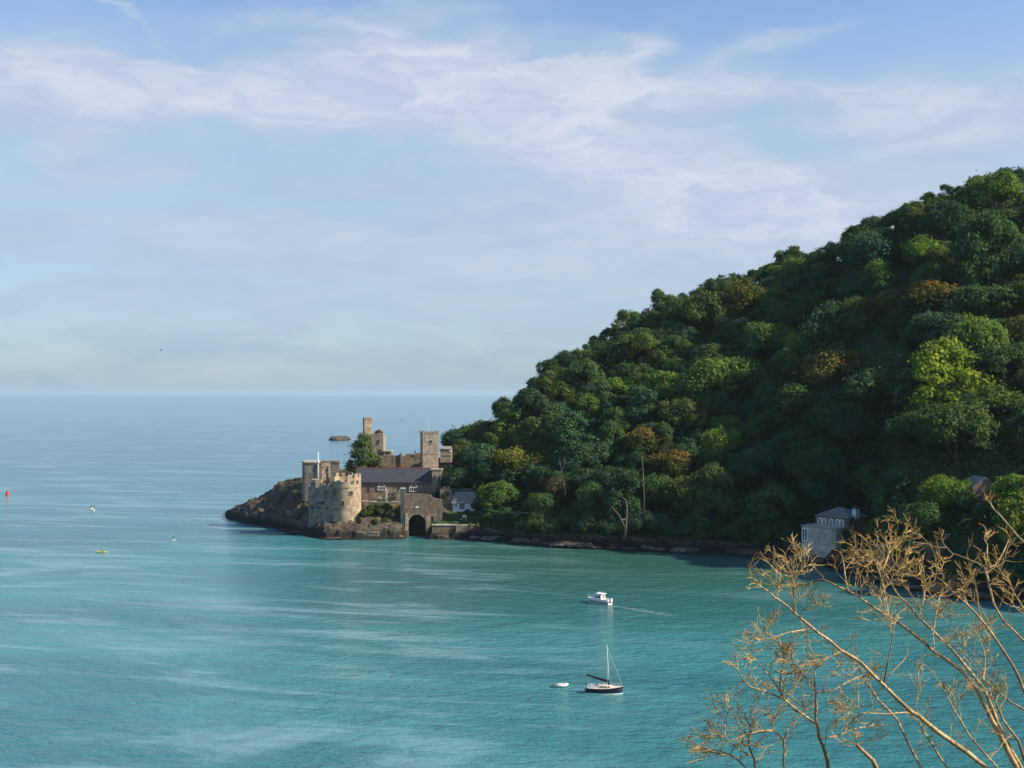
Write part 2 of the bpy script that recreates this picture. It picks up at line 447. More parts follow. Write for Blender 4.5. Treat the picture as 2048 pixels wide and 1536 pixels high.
class MB:
    """Collects shapes for ONE mesh object, in world coordinates (or local ones when root is not given)."""
    def __init__(self):
        self.v = []
        self.f = []
    def add(self, vs, fs):
        b = len(self.v)
        self.v += [tuple(p) for p in vs]
        self.f += [tuple(i + b for i in f) for f in fs]
        return self
    def prism(self, poly, z0, z1, cap=True):
        n = len(poly)
        if sum(poly[i][0] * poly[(i + 1) % n][1] - poly[(i + 1) % n][0] * poly[i][1] for i in range(n)) < 0:
            poly = poly[::-1]
        vs = [(p[0], p[1], z0) for p in poly] + [(p[0], p[1], z1) for p in poly]
        fs = [(i, (i + 1) % n, n + (i + 1) % n, n + i) for i in range(n)]
        if cap:
            fs += [tuple(range(n, 2 * n)), tuple(range(n - 1, -1, -1))]
        return self.add(vs, fs)
    def box(self, x0, x1, y0, y1, z0, z1):
        return self.prism([(x0, y0), (x1, y0), (x1, y1), (x0, y1)], z0, z1)
    def obox(self, o, a, b, la, lb, z0, z1):
        """box from corner o along unit directions a, b"""
        p = [o, o + a * la, o + a * la + b * lb, o + b * lb]
        return self.prism([(q[0], q[1]) for q in p], z0, z1)
    def pbox(self, px0, px1, pyt, pyb, Y, d):
        return self.box(X(px0, Y), X(px1, Y), Y, Y + d, Z(pyb, Y), Z(pyt, Y))
    def extrude(self, prof, axis_a, origin, depth_vec):
        """prof: list of (s, z) in the plane (axis_a, up) at origin; pushed along depth_vec"""
        n = len(prof)
        front = [origin + axis_a * s + Vector((0, 0, z)) for s, z in prof]
        back = [p + depth_vec for p in front]
        fs = [tuple(range(n)), tuple(range(2 * n - 1, n - 1, -1))]
        fs += [(i, n + i, n + (i + 1) % n, (i + 1) % n) for i in range(n)]
        return self.add(front + back, fs)
    def ring(self, cx, cy, r0, r1, z0, z1, a0, a1, n=24):
        """wall segment between two radii; angles in degrees, 0 = +x, -90 = towards the viewer"""
        vs, fs = [], []
        for i in range(n + 1):
            a = R(a0 + (a1 - a0) * i / n)
            for r, z in ((r0, z0), (r1, z0), (r1, z1), (r0, z1)):
                vs.append((cx + r * math.cos(a), cy + r * math.sin(a), z))
        for i in range(n):
            b = 4 * i
            for k in range(4):
                fs.append((b + k, b + (k + 1) % 4, b + 4 + (k + 1) % 4, b + 4 + k))
        fs += [(3, 2, 1, 0), (4 * n, 4 * n + 1, 4 * n + 2, 4 * n + 3)]
        return self.add(vs, fs)
    def cone(self, cx, cy, z0, z1, r0, r1, n=32, cap=True):
        vs = [(cx + r0 * math.cos(2 * math.pi * i / n), cy + r0 * math.sin(2 * math.pi * i / n), z0) for i in range(n)]
        vs += [(cx + r1 * math.cos(2 * math.pi * i / n), cy + r1 * math.sin(2 * math.pi * i / n), z1) for i in range(n)]
        fs = [(i, (i + 1) % n, n + (i + 1) % n, n + i) for i in range(n)]
        if cap:
            fs += [tuple(range(n, 2 * n)), tuple(range(n - 1, -1, -1))]
        return self.add(vs, fs)
    def tube(self, pts, rad, n=6, cap=True):
        pts = [Vector(p) for p in pts]
        if not hasattr(rad, '__len__'):
            rad = [rad] * len(pts)
        vs, fs = [], []
        up = Vector((0.31, 0.17, 0.93))
        for i, p in enumerate(pts):
            d = (pts[min(i + 1, len(pts) - 1)] - pts[max(i - 1, 0)])
            d = d.normalized() if d.length > 1e-9 else Vector((0, 0, 1))
            s = d.cross(up)
            if s.length < 0.05:
                s = d.cross(Vector((1, 0, 0)))
            s.normalize()
            q = s.cross(d)
            for k in range(n):
                a = 2 * math.pi * k / n
                vs.append(p + (s * math.cos(a) + q * math.sin(a)) * rad[i])
        for i in range(len(pts) - 1):
            for k in range(n):
                fs.append((i * n + k, i * n + (k + 1) % n, (i + 1) * n + (k + 1) % n, (i + 1) * n + k))
        if cap:
            fs += [tuple(range(n - 1, -1, -1)), tuple((len(pts) - 1) * n + k for k in range(n))]
        return self.add(vs, fs)
    def ball(self, c, r, n=10, m=6):
        rx, ry, rz = r if hasattr(r, '__len__') else (r, r, r)
        vs, fs = [], []
        for j in range(m + 1):
            t = math.pi * j / m
            for i in range(n):
                a = 2 * math.pi * i / n
                vs.append((c[0] + rx * math.sin(t) * math.cos(a), c[1] + ry * math.sin(t) * math.sin(a), c[2] - rz * math.cos(t)))
        for j in range(m):
            for i in range(n):
                fs.append((j * n + i, j * n + (i + 1) % n, (j + 1) * n + (i + 1) % n, (j + 1) * n + i))
        return self.add(vs, fs)
    def build(self, name, m, root=None, smooth=False, local=False, bevel=0.0):
        me = bpy.data.meshes.new(name)
        off = Vector((0, 0, 0))
        vs = self.v
        if root is not None and not local:
            inv = world_of(root).inverted()
            vs = [inv @ Vector(p) for p in self.v]
        me.from_pydata([tuple(p) for p in vs], [], self.f)
        me.materials.append(m)
        if smooth:
            me.polygons.foreach_set('use_smooth', [True] * len(me.polygons))
        me.update()
        bm = bmesh.new()
        bm.from_mesh(me)
        bmesh.ops.remove_doubles(bm, verts=bm.verts, dist=1e-5) if smooth else None
        bmesh.ops.recalc_face_normals(bm, faces=bm.faces)
        bm.to_mesh(me)
        bm.free()
        o = bpy.data.objects.new(name, me)
        C.objects.link(o)
        if root is not None:
            o.parent = root
        if bevel > 0:
            bv = o.modifiers.new('bevel', 'BEVEL')
            bv.width = bevel
            bv.segments = 2
            bv.limit_method = 'ANGLE'
        return o

def world_of(o):
    m = Matrix.LocRotScale(o.location, o.rotation_euler, o.scale)
    return world_of(o.parent) @ m if o.parent else m

rng = random.Random(7)

# ------------------------------------------------------------------ terrain of the far shore
def lerp_tab(tab, u):
    if u <= tab[0][0]:
        return tab[0][1]
    for (a, va), (b, vb) in zip(tab, tab[1:]):
        if u <= b:
            return va + (vb - va) * (u - a) / (b - a)
    return tab[-1][1]

SHORE_ROW = [(440, 1036), (458, 1041), (500, 1049), (550, 1057), (600, 1068), (640, 1078), (700, 1079), (900, 1079), (1000, 1085),
             (1150, 1097), (1300, 1104), (1450, 1110), (1560, 1116), (1640, 1128), (1700, 1152), (1850, 1184), (2048, 1212), (2300, 1240), (3000, 1290)]
SKYLINE = [(880, 885), (905, 860), (960, 828), (1010, 797), (1055, 778), (1066, 758), (1100, 716), (1150, 702), (1195, 690), (1222, 652),
           (1300, 606), (1350, 588), (1410, 576), (1500, 538), (1590, 497), (1640, 495), (1685, 480), (1705, 440), (1760, 425), (1830, 402),
           (1870, 380), (1940, 362), (1990, 345), (2048, 345), (2120, 360), (2300, 440), (3000, 640)]  # last bearings are unseen; the hill is lowered there to let sunlight in
RIDGE_DEPTH = [(880, 75), (960, 85), (1100, 140), (1300, 180), (1500, 200), (2000, 230), (3000, 260)]
TREE_H = 13.0

def shoreY(u): return YW(lerp_tab(SHORE_ROW, u))
def ridge(u):
    Yr = shoreY(u) + lerp_tab(RIDGE_DEPTH, u)
    zr = Z(lerp_tab(SKYLINE, u), Yr) - TREE_H * 0.74
    return Yr, max(zr, 18.0)

KEYS = {  # bearing -> profile (distance, height) of the headland under the castle
    440: [(535, -3), (540, -2.5), (560, -3), (600, -3)],
    456: [(524, -1), (528, 1.2), (545, 1.5), (575, -3)],
    480: [(512, -1), (516, 3.2), (530, 5.0), (545, 4), (575, -3)],
    500: [(503, -1), (507, 3.5), (520, 7.4), (540, 7), (585, -3)],
    525: [(496, -1), (500, 4), (522, 9.6), (540, 9), (590, -3)],
    545: [(490, -1), (495, 4.5), (520, 11.6), (545, 11), (595, -3)],
    556: [(487, -1), (492, 5), (505, 9), (524, 16.0), (550, 13), (600, -3)],
    585: [(474, -1), (480, 4.5), (500, 13), (522, 17.4), (550, 15), (605, -3)],
    612: [(461, -1), (466, 3.2), (476, 7), (498, 13.5), (520, 18.2), (550, 17), (615, -3)],
    650: [(450.5, -1), (454, 2.2), (462, 5.0), (485, 8), (500, 13), (520, 18), (560, 18), (625, -3)],
    700: [(450, -1), (454, 2.6), (461, 5.2), (470, 8), (485, 11.8), (500, 15), (520, 20), (560, 20), (630, -3)],
    725: [(450, -1), (454, 2.6), (459, 5.2), (465, 9.4), (469, 12), (484, 12.2), (500, 16), (520, 21), (560, 20), (630, -3)],
    795: [(451, -1), (455, 2.2), (460, 4.6), (466, 8.5), (470, 12), (484, 12.2), (500, 17), (520, 22), (565, 22), (640, -3)],
    806: [(451, -1), (455, 1.6), (461, 2.4), (463, 9), (467, 12), (484, 12.6), (500, 18), (520, 23), (570, 23), (645, -3)],
    885: [(451, -1), (455, 1.8), (461, 3.0), (464, 8), (468, 10.5), (484, 13), (500, 19), (520, 24), (575, 24), (650, -3)],
    900: [(450, -1), (455.5, 1.5), (456.5, 4.2), (468, 6.2), (470, 8.8), (480, 11.5), (500, 20), (525, 25), (580, 25), (655, -3)],
    950: [(447, -1), (453.5, 1.5), (454.5, 4.2), (466, 6.4), (470, 9), (480, 14), (500, 22), (530, 30), (590, 28), (665, -3)],
}
def hill_profile(u):
    Ys = shoreY(u)
    Yr, zr = ridge(u)
    return [(Ys - 1, -1), (Ys + 3, 2.2), (Ys + 7, 4.6), (Ys + 7 + (Yr - Ys - 7) * 0.5, 4.6 + (zr - 4.6) * 0.53), (Yr, zr), (Yr + 45, zr - 3),
            (Yr + 110, zr * 0.75), (Yr + 260, -3)]
KU = sorted(KEYS) + [1000 + 40 * k for k in range(55)]
PROF = [KEYS[u] if u in KEYS else hill_profile(u) for u in KU]

def prof_at(pr, rel):
    Ys, Ye = pr[0][0], pr[-1][0]
    return lerp_tab(pr, Ys + rel * (Ye - Ys))

def ground(u, Y):
    if u <= KU[0]:
        i, w = 0, 0.0
    elif u >= KU[-1]:
        i, w = len(KU) - 2, 1.0
    else:
        i = max(k for k in range(len(KU) - 1) if KU[k] <= u)
        w = (u - KU[i]) / (KU[i + 1] - KU[i])
    a, b = PROF[i], PROF[i + 1]
    Ys = a[0][0] * (1 - w) + b[0][0] * w
    Ye = a[-1][0] * (1 - w) + b[-1][0] * w
    rel = min(1, max(0, (Y - Ys) / (Ye - Ys)))
    z = prof_at(a, rel) * (1 - w) + prof_at(b, rel) * w
    if Y < Ys:
        z = -1 - (Ys - Y) * 0.5
    Yw0 = shoreY(u)
    if 1590 < u < 1790:                 # levelled rock shelf under the boathouse
        lim = 1.5 + max(0, Y - Yw0) * 0.16 + max(0, Y - 399) * 1.1
        k = min(1, (u - 1590) / 15, (1790 - u) / 40)
        z = z + (min(z, lim) - z) * k
    if 1740 < u < 1905 and Y < 345.5:   # rocks at the foot of the retaining wall
        k = min(1, (u - 1740) / 15, (1905 - u) / 15)
        z = z + (min(z, 1.5 + max(0, Y - Yw0) * 0.36) - z) * k
    if 812 < u < 856 and Y < 474:       # boat passage under the sea wall
        z = min(z, -1.2)
    return z

def rough(x, y, z):
    """craggy relief, strongest on the bare rock"""
    a = mnoise.fractal(Vector((x * 0.09, y * 0.09, z * 0.1)), 1.0, 2.0, 4)
    b = 1 - abs(mnoise.noise(Vector((x * 0.22 + 7, y * 0.2, z * 0.3))))
    c = mnoise.noise(Vector((x * 0.75, y * 0.6, z * 0.8)))
    d = 1 - abs(mnoise.noise(Vector((x * 0.5 + 3, y * 0.42, z * 0.5))))
    return a * 1.1 + (b - 0.72) * 3.0 + (d - 0.75) * 1.5 + c * 0.5

def ground_w(x, y):
    u = 1024 + F * x / y
    return ground(u, y)

def terrain(name, us, mat, amp_low, amp_high):
    rel_rows = [i * 0.8 for i in range(42)] + [33.6 + i * 3.2 for i in range(1, 36)] + [148 + i * 12 for i in range(1, 24)]
    vs, fs = [], []
    nr = len(rel_rows)
    for u in us:
        i = max([k for k in range(len(KU) - 1) if KU[k] <= u] or [0])
        w = min(1, max(0, (u - KU[i]) / (KU[i + 1] - KU[i])))
        Ys = PROF[i][0][0] * (1 - w) + PROF[i + 1][0][0] * w - 4
        for r in rel_rows:
            Y = Ys + r
            x = X(u, Y)
            z = ground(u, Y)
            if z > -0.9:
                k = amp_low if z < 12 else amp_high
                edge = min(1, max(0.25, (z + 1) / 3))
                z += rough(x, Y, z) * k * edge
                if name == 'headland' and u > 716 and 462 < Y < 490:
                    z = min(z, ground(u, Y) + 0.25)
            vs.append((x, Y, z))
    for i in range(len(us) - 1):
        for j in range(nr - 1):
            a = i * nr + j
            fs.append((a, a + nr, a + nr + 1, a + 1))
    mb = MB().add(vs, fs)
    o = mb.build(name, mat, smooth=True)
    tag(o, kind='structure')
    return o

terrain('headland', [438 + 3 * k for k in range(155)] + [903], M['headland'], 1.0, 0.7)
terrain('hillside', [903] + [905 + 4 * k for k in range(300)] + [2105 + 40 * k for k in range(1, 16)], M['hill'], 1.5, 0.6)

# sea: one sheet to the horizon
wb = MB()
nring = 64
rad = [90000.0]
wb.add([(90000 * math.cos(2 * math.pi * i / nring), 90000 * math.sin(2 * math.pi * i / nring), 0) for i in range(nring)], [tuple(range(nring))])
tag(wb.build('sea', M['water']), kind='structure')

# near bank under the viewer, below the frame
bk = MB()
bv, bf = [], []
for i in range(41):
    for j in range(41):
        x = -100 + 5 * i
        y = -60 + 5 * j
        z = 53.2 - 0.42 * y if y > 0 else 53.2 - 0.05 * y
        z += 0.3 * mnoise.noise(Vector((x * 0.2, y * 0.2, 0)))
        bv.append((x, y, max(z, -4)))
for i in range(40):
    for j in range(40):
        a = i * 41 + j
        bf.append((a, a + 41, a + 42, a + 1))
tag(bk.add(bv, bf).build('bank', M['bank'], smooth=True), kind='structure')

# ------------------------------------------------------------------ castle
def window_on(root, px0, px1, pyt, pyb, Y, fr=None, name='window'):
    """dark opening with a proud stone surround on a wall facing the viewer"""
    x0, x1, z0, z1 = X(px0, Y), X(px1, Y), Z(pyb, Y), Z(pyt, Y)
    w = MB().box(x0, x1, Y - 0.05, Y + 0.2, z0, z1).build(name, M['dark_void'], root)
    s = 0.14
    fb = MB().box(x0 - s, x0, Y - 0.22, Y + 0.1, z0, z1).box(x1, x1 + s, Y - 0.22, Y + 0.1, z0, z1)
    fb.box(x0 - s, x1 + s, Y - 0.24, Y + 0.1, z1, z1 + s).box(x0 - s - 0.06, x1 + s + 0.06, Y - 0.3, Y + 0.1, z0 - s, z0)
    fb.build('window_surround', fr or M['stone_tower'], w)
    return w

# --- round gun tower
GY = 466.0
gx = X(692, GY)
g = thing('gun_tower', 'round stone gun tower with broken battlements at the water edge', 'tower', (gx, GY, 4.0))
zs, zb = Z(976, 460), 2.5
gr = 5.75
MB().cone(gx, GY, zb, zs, gr + 0.35, gr, 48).build('drum', M['stone_ochre'], g, smooth=False)
MB().ring(gx, GY, gr - 0.3, gr + 0.22, zs, zs + 0.45, -180, 180, 48).build('string_course', M['stone_ochre'], g)
pm = MB()
zp = zs + 0.45
pm.ring(gx, GY, gr - 0.7, gr + 0.02, zp, zp + 2.0, -200, -78, 18)
pm.ring(gx, GY, gr - 0.7, gr + 0.02, zp, zp + 3.3, -78, 160, 30)
par = pm.build('parapet', M['stone_ochre'], g)
for a in (-150, -118):
    MB().ring(gx, GY, gr - 0.7, gr + 0.02, zp + 2.0, zp + 2.0 + rng.uniform(0.4, 0.9), a, a + 15, 4).build('merlon', M['stone_ochre'], par)
for k, a in enumerate((-76, -48, -20, 10, 40, 70, 100, 130)):
    MB().ring(gx, GY, gr - 0.7, gr + 0.02, zp + 3.3, zp + 4.5 + 0.2 * (k % 2), a, a + 17, 5).build('merlon', M['stone_ochre'], par)
def drum_opening(a, py, w, h, name='gun_port'):
    a = R(a)
    c = Vector((gx + (gr + 0.1) * math.cos(a), GY + (gr + 0.1) * math.sin(a), 0))
    t = Vector((-math.sin(a), math.cos(a), 0))
    nn = Vector((math.cos(a), math.sin(a), 0))
    z = Z(py, 461)
    lift = 0.30 * max(0, (zs - z)) / (zs - zb)
    o = c - t * (w / 2) - nn * 0.25 + nn * lift
    p = MB().obox(o, t, nn, w, 0.3, z - h / 2, z + h / 2).build(name, M['dark_void'], g)
    s = 0.2
    fb = MB().obox(o - t * s, t, nn, s, 0.42, z - h / 2, z + h / 2).obox(o + t * w, t, nn, s, 0.42, z - h / 2, z + h / 2)
    fb.obox(o - t * s, t, nn, w + 2 * s, 0.45, z + h / 2, z + h / 2 + s).obox(o - t * s, t, nn, w + 2 * s, 0.47, z - h / 2 - s, z - h / 2)
    fb.build('port_surround', M['stone_grey'], p)
drum_opening(-62, 986, 0.95, 1.15)
drum_opening(-128, 987, 0.8, 1.2)
drum_opening(-92, 1006, 0.6, 1.5)
drum_opening(-120, 1018, 0.6, 1.0)
drum_opening(-55, 964.5, 0.7, 0.9, 'parapet_hole')
drum_opening(-33, 964.5, 0.7, 0.9, 'parapet_hole')

# --- bastion left of the drum, with the flag platform
Yb = 463.0
b = thing('bastion', 'tall blank stone bastion wall joined to the round tower, blocked gun ports', 'bastion', (X(640, Yb), Yb, 3.0))
Yf = lambda q: Yb + 1.5 - (q - 618) / 48 * 2.7
pl = [(X(617, 472), 474), (X(616.5, 467), 467.5), (X(618, Yf(618)), Yf(618)), (X(666, Yf(666)), Yf(666)), (X(668, 474), 476)]
MB().prism(pl, 2.5, Z(974, Yb)).build('wall', M['stone_grey'], b)
for q in ((620.5, 631, 965, 974, Yb + 1.2, 1.0), (643, 649, 966, 974, Yf(646), 0.9), (649, 656, 969.5, 974, Yf(652), 0.9), (656, 661, 967.5, 974, Yf(658), 0.9)):
    MB().pbox(*q).build('parapet', M['stone_grey'], b)
MB().pbox(631, 643, 960, 975.5, Yf(637) - 0.3, 2.0).build('turret_base', M['stone_ochre'], b)
MB().pbox(623, 631.5, 958, 960, Yb + 1.2, 2.5).pbox(624, 631, 960, 964.5, Yb + 1.5, 2.0).build('roof_hut', M['coping'], b)
for (p0, p1, t0, t1) in ((650, 653.5, 984, 988), (634, 638, 1004, 1007), (642, 650, 1003, 1008), (622, 627, 1014, 1018), (634, 638, 1014, 1018), (652, 656, 1014, 1018)):
    window_on(b, p0, p1, t0, t1, Yf((p0 + p1) / 2) - 0.12, M['stone_grey'], name='gun_port')
fp = thing('flagpole', 'tall white flagpole on the castle bastion', 'flagpole', tuple(P(636.5, 960, Yb + 1.6)))
MB().tube([P(636.5, 962, Yb + 1.6), P(636.5, 930, Yb + 1.6), P(636.3, 906, Yb + 1.6)], [0.21, 0.18, 0.11], 10).build('pole', M['white_paint'], fp, smooth=True)
MB().ball(P(636.3, 905, Yb + 1.6), 0.22).build('finial', M['white_paint'], fp, smooth=True)
MB().box(X(635, Yb), X(638.4, Yb), Yb + 1.3, Yb + 1.9, Z(927, Yb), Z(922, Yb)).build('crosstree', M['white_paint'], fp)

# --- stair turret behind the bastion
Yt = 471.0
t_ = thing('stair_turret', 'small square ochre stone turret with a slit window behind the flagpole', 'turret', (X(652, Yt), Yt, 17))
MB().pbox(642.5, 660, 931, 972, Yt, 3.4).build('wall', M['stone_ochre'], t_)
for a in (642, 649.5, 656.5):
    MB().pbox(a, a + 4.3, 926.5, 931, Yt - 0.1, 0.7).build('merlon', M['stone_ochre'], t_)
    MB().pbox(a, a + 4.3, 926.5, 931, Yt + 2.9, 0.6).build('merlon', M['stone_ochre'], t_)
MB().pbox(641.7, 660.8, 931, 933, Yt - 0.25, 0.25).build('string_course', M['stone_ochre'], t_)
MB().pbox(657.2, 661, 932.9, 966, Yt - 0.5, 0.5).build('buttress', M['stone_ochre'], t_)
window_on(t_, 652.6, 655.4, 937, 944, Yt, M['stone_ochre'])
MB().pbox(645.5, 646.8, 919, 931, Yt + 2.0, 0.25).build('vent_pipe', M['stone_dark'], t_)
MB().pbox(650.5, 654.5, 921, 931.2, Yt + 1.4, 1.0).build('chimney', M['stone_dark'], t_)
t_.rotation_euler.z = R(13)
t_.scale = (0.87, 0.87, 1)

# --- square artillery house behind
Ya = 488.0
a_ = thing('castle_house', 'plain grey castle block with chamfered corner at the seaward end', 'castle building', (X(642, Ya), Ya, 12))
pa = [(X(604.5, Ya + 9), Ya + 9), (X(604.5, Ya + 4.5), Ya + 4.5), (X(609.5, Ya + .2), Ya + 0.2), (X(634, Ya), Ya), (X(679, Ya), Ya), (X(679, Ya + 9), Ya + 9)]
MB().prism(pa, 11, Z(926, Ya)).build('wall', M['stone_grey'], a_)
pq = [(X(603.9, Ya + 9), Ya + 9.2), (X(603.9, Ya + 4), Ya + 4.3), (X(609, Ya), Ya - 0.1), (X(634, Ya), Ya - 0.25), (X(634, Ya), Ya + 9.2)]
MB().prism(pq, Z(926, Ya), Z(923, Ya)).build('coping', M['coping'], a_)
MB().pbox(635, 680, 921.5, 926, Ya - 0.2, 1.0).build('parapet', M['stone_brown'], a_)
MB().pbox(633.5, 635.8, 927, 972, Ya - 0.3, 0.6).build('buttress', M['stone_grey'], a_)

# --- old keep with tall lookout turret behind the tree
Yk = 515.0
k_ = thing('keep', 'old stone keep half hidden by a tree, tall lookout turret on top', 'keep', (X(745, Yk), Yk, 20))
MB().pbox(716, 766.5, 870, 950, Yk, 10).build('wall', M['stone_tower'], k_)
for a in (718, 727, 746, 754.5, 762):
    MB().pbox(a, a + 4.5, 866.5, 870, Yk - 0.1, 0.7).build('merlon', M['stone_tower'], k_)
ka, kb_ = Vector((math.cos(R(19)), math.sin(R(19)), 0)), Vector((-math.sin(R(19)), math.cos(R(19)), 0))
ko = Vector((X(729, 517), 517, 0))
kt = MB().obox(ko, ka, kb_, 3.25, 3.3, Z(880, 517), Z(839, 517)).build('lookout_turret', M['stone_ochre'], k_)
MB().obox(ko - ka * .12 - kb_ * .12, ka, kb_, 3.49, 3.54, Z(845.8, 517), Z(844.5, 517)).build('string_course', M['stone_ochre'], kt)
for sx in (-0.1, 1.25, 2.5):
    for sy in (-0.1, 1.25, 2.55):
        if sx == 1.25 and sy == 1.25: continue
        MB().obox(ko + ka * sx + kb_ * sy, ka, kb_, 0.85, 0.85, Z(839, 517), Z(835.2, 517)).build('merlon', M['stone_ochre'], kt)
window_on(k_, 757, 759, 880, 885, Yk)
window_on(k_, 760, 762.5, 899, 906, Yk)

# --- castle curtain wall and ruined yard
Yc = 504.0
c_ = thing('curtain_wall', 'long brown castle curtain wall between the keep and church tower', 'wall', (X(803, Yc), Yc, 18))
cw = MB()
xs = [745, 766, 779, 786, 797, 803, 811, 823, 831, 843]
hs = [912, 910, 908.5, 911, 909, 912, 908, 909.5, 906.5, 907]
for i in range(len(xs) - 1):
    cw.pbox(xs[i], xs[i + 1], hs[i], 950, Yc + 0.02 * (i % 3), 1.4)
cw.build('wall', M['stone_brown'], c_)
MB().pbox(828, 831.5, 902, 911, Yc - 0.3, 1.8).pbox(801, 804.5, 905, 930, Yc - 0.5, 1.6).build('pier', M['stone_grey'], c_)
h_ = thing('yard_hut', 'low pale flat roofed hut above the castle wall beside the keep', 'hut', (X(774, 512), 512, 22))
MB().pbox(767.3, 783, 903.5, 920, 512, 5).build('wall', M['stone_grey'], h_)
MB().pbox(767.2, 784, 901.3, 903.5, 511.7, 5.6).build('roof', M['coping'], h_)
window_on(h_, 777, 780.5, 905.5, 909, 512)

# --- church tower
Yp = 491.0
p_ = thing('church_tower', 'square battlemented church tower with a thin flagstaff, trees behind', 'church tower', (X(861, Yp), Yp, 18))
MB().pbox(842, 880.5, 866, 960, Yp, 7.8).build('wall', M['stone_tower'], p_)
for a in (841.6, 851.5, 861, 870.5, 877.2):
    MB().pbox(a, a + (4.4 if a > 842 and a < 877 else 3.9), 862, 866, Yp - 0.1, 0.6).build('merlon', M['stone_tower'], p_)
    MB().pbox(a, a + 4, 862, 866, Yp + 7.2, 0.6).build('merlon', M['stone_tower'], p_)
for yy in (1.6, 3.6, 5.6):
    MB().box(X(842, Yp) - 0.08, X(842, Yp) + 0.5, Yp + yy, Yp + yy + 1, Z(866, Yp), Z(862, Yp)).build('merlon', M['stone_tower'], p_)
    MB().box(X(880.5, Yp) - 0.5, X(880.5, Yp) + 0.08, Yp + yy, Yp + yy + 1, Z(866, Yp), Z(862, Yp)).build('merlon', M['stone_tower'], p_)
MB().box(X(842, Yp) - 0.16, X(880.5, Yp) + 0.16, Yp - 0.16, Yp + 7.96, Z(908.5, Yp), Z(907, Yp)).build('string_course', M['stone_tower'], p_)
MB().box(X(842, Yp) - 0.12, X(880.5, Yp) + 0.12, Yp - 0.12, Yp + 7.92, Z(867.5, Yp), Z(866, Yp)).build('cornice', M['stone_tower'], p_)
MB().tube([P(861, 884, Yp - 0.06), P(861, 884, Yp + 0.2)], 0.75, 12).build('belfry_opening', M['dark_void'], p_)
rb = MB()
for k in range(12):
    aa = 2 * math.pi * k / 12
    c0 = P(861, 884, Yp - 0.1)
    rb.box(c0.x + 0.9 * math.cos(aa) - 0.22, c0.x + 0.9 * math.cos(aa) + 0.22, Yp - 0.2 - 0.002 * k, Yp + 0.1, c0.z + 0.9 * math.sin(aa) - 0.22, c0.z + 0.9 * math.sin(aa) + 0.22)
rb.build('belfry_surround', M['stone_tower'], p_)
MB().tube([P(860, 868, Yp + 4), P(860, 839, Yp + 4)], [0.09, 0.05], 6).build('flagstaff', M['metal'], p_)
p_.rotation_euler.z = R(13)
p_.scale = (0.83, 0.83, 1)

# --- nave
Yn, Yr_, Yr2 = 484.0, 490.0, 497.0
n_ = thing('church_nave', 'long low church with dark slate roof and two white traceried windows', 'church', (X(790, Yn), Yn, 12))
zE, zR = Z(963.5, Yn), Z(936.5, Yr_)
MB().box(X(708, Yn), X(871, Yn), Yn, Yr2, 9.5, zE).build('wall', M['stone_brown'], n_)
for xa, xb in ((X(708, Yn) + 0.02, X(708, Yn) + 0.6), (X(862, Yn), X(862, Yn) + 0.6)):
    MB().add([(xa, Yn, zE), (xa, Yr_ + .5, zR - 0.4), (xa, Yr2, zE), (xb, Yn, zE), (xb, Yr_ + .5, zR - 0.4), (xb, Yr2, zE)], [(0, 1, 2), (5, 4, 3), (0, 3, 4, 1), (1, 4, 5, 2), (2, 5, 3, 0)]).build('gable', M['stone_brown'], n_)
rx0, rx1, rx1b = X(709, Yn), X(860, Yr_), X(873, Yn)
th = 0.25
e0 = Yn - 0.45
ze = zE - 0.05
def slab(vs4, th):
    lo = [(a, b2, c - th) for a, b2, c in vs4]
    return list(vs4) + lo, [(0, 1, 2, 3), (7, 6, 5, 4), (0, 4, 5, 1), (1, 5, 6, 2), (2, 6, 7, 3), (3, 7, 4, 0)]
sv, sf = slab([(rx0, e0, ze), (rx1b, e0, ze), (rx1, Yr_, zR), (rx0, Yr_, zR)], th)
sv2, sf2 = slab([(rx0, Yr_, zR), (rx1, Yr_, zR), (X(842, 497), Yr2 + .4, ze), (rx0, Yr2 + .4, ze)], th)
MB().add(sv, sf).add(sv2, sf2).build('roof', M['slate'], n_)
MB().box(rx0 - 0.05, rx1, Yr_ - 0.2, Yr_ + 0.2, zR - 0.02, zR + 0.28).build('ridge', M['tile_ridge'], n_)
MB().box(X(716, Yn), X(871, Yn), e0 - 0.15, e0 + 0.1, ze - 0.45, ze - 0.1).build('gutter', M['lead'], n_)
for px in (739, 799):
    MB().tube([(X(px, Yn), Yn - 0.12, ze - 0.3), (X(px, Yn), Yn - 0.12, Z(984, Yn))], 0.13, 6).build('downpipe', M['lead'], n_)
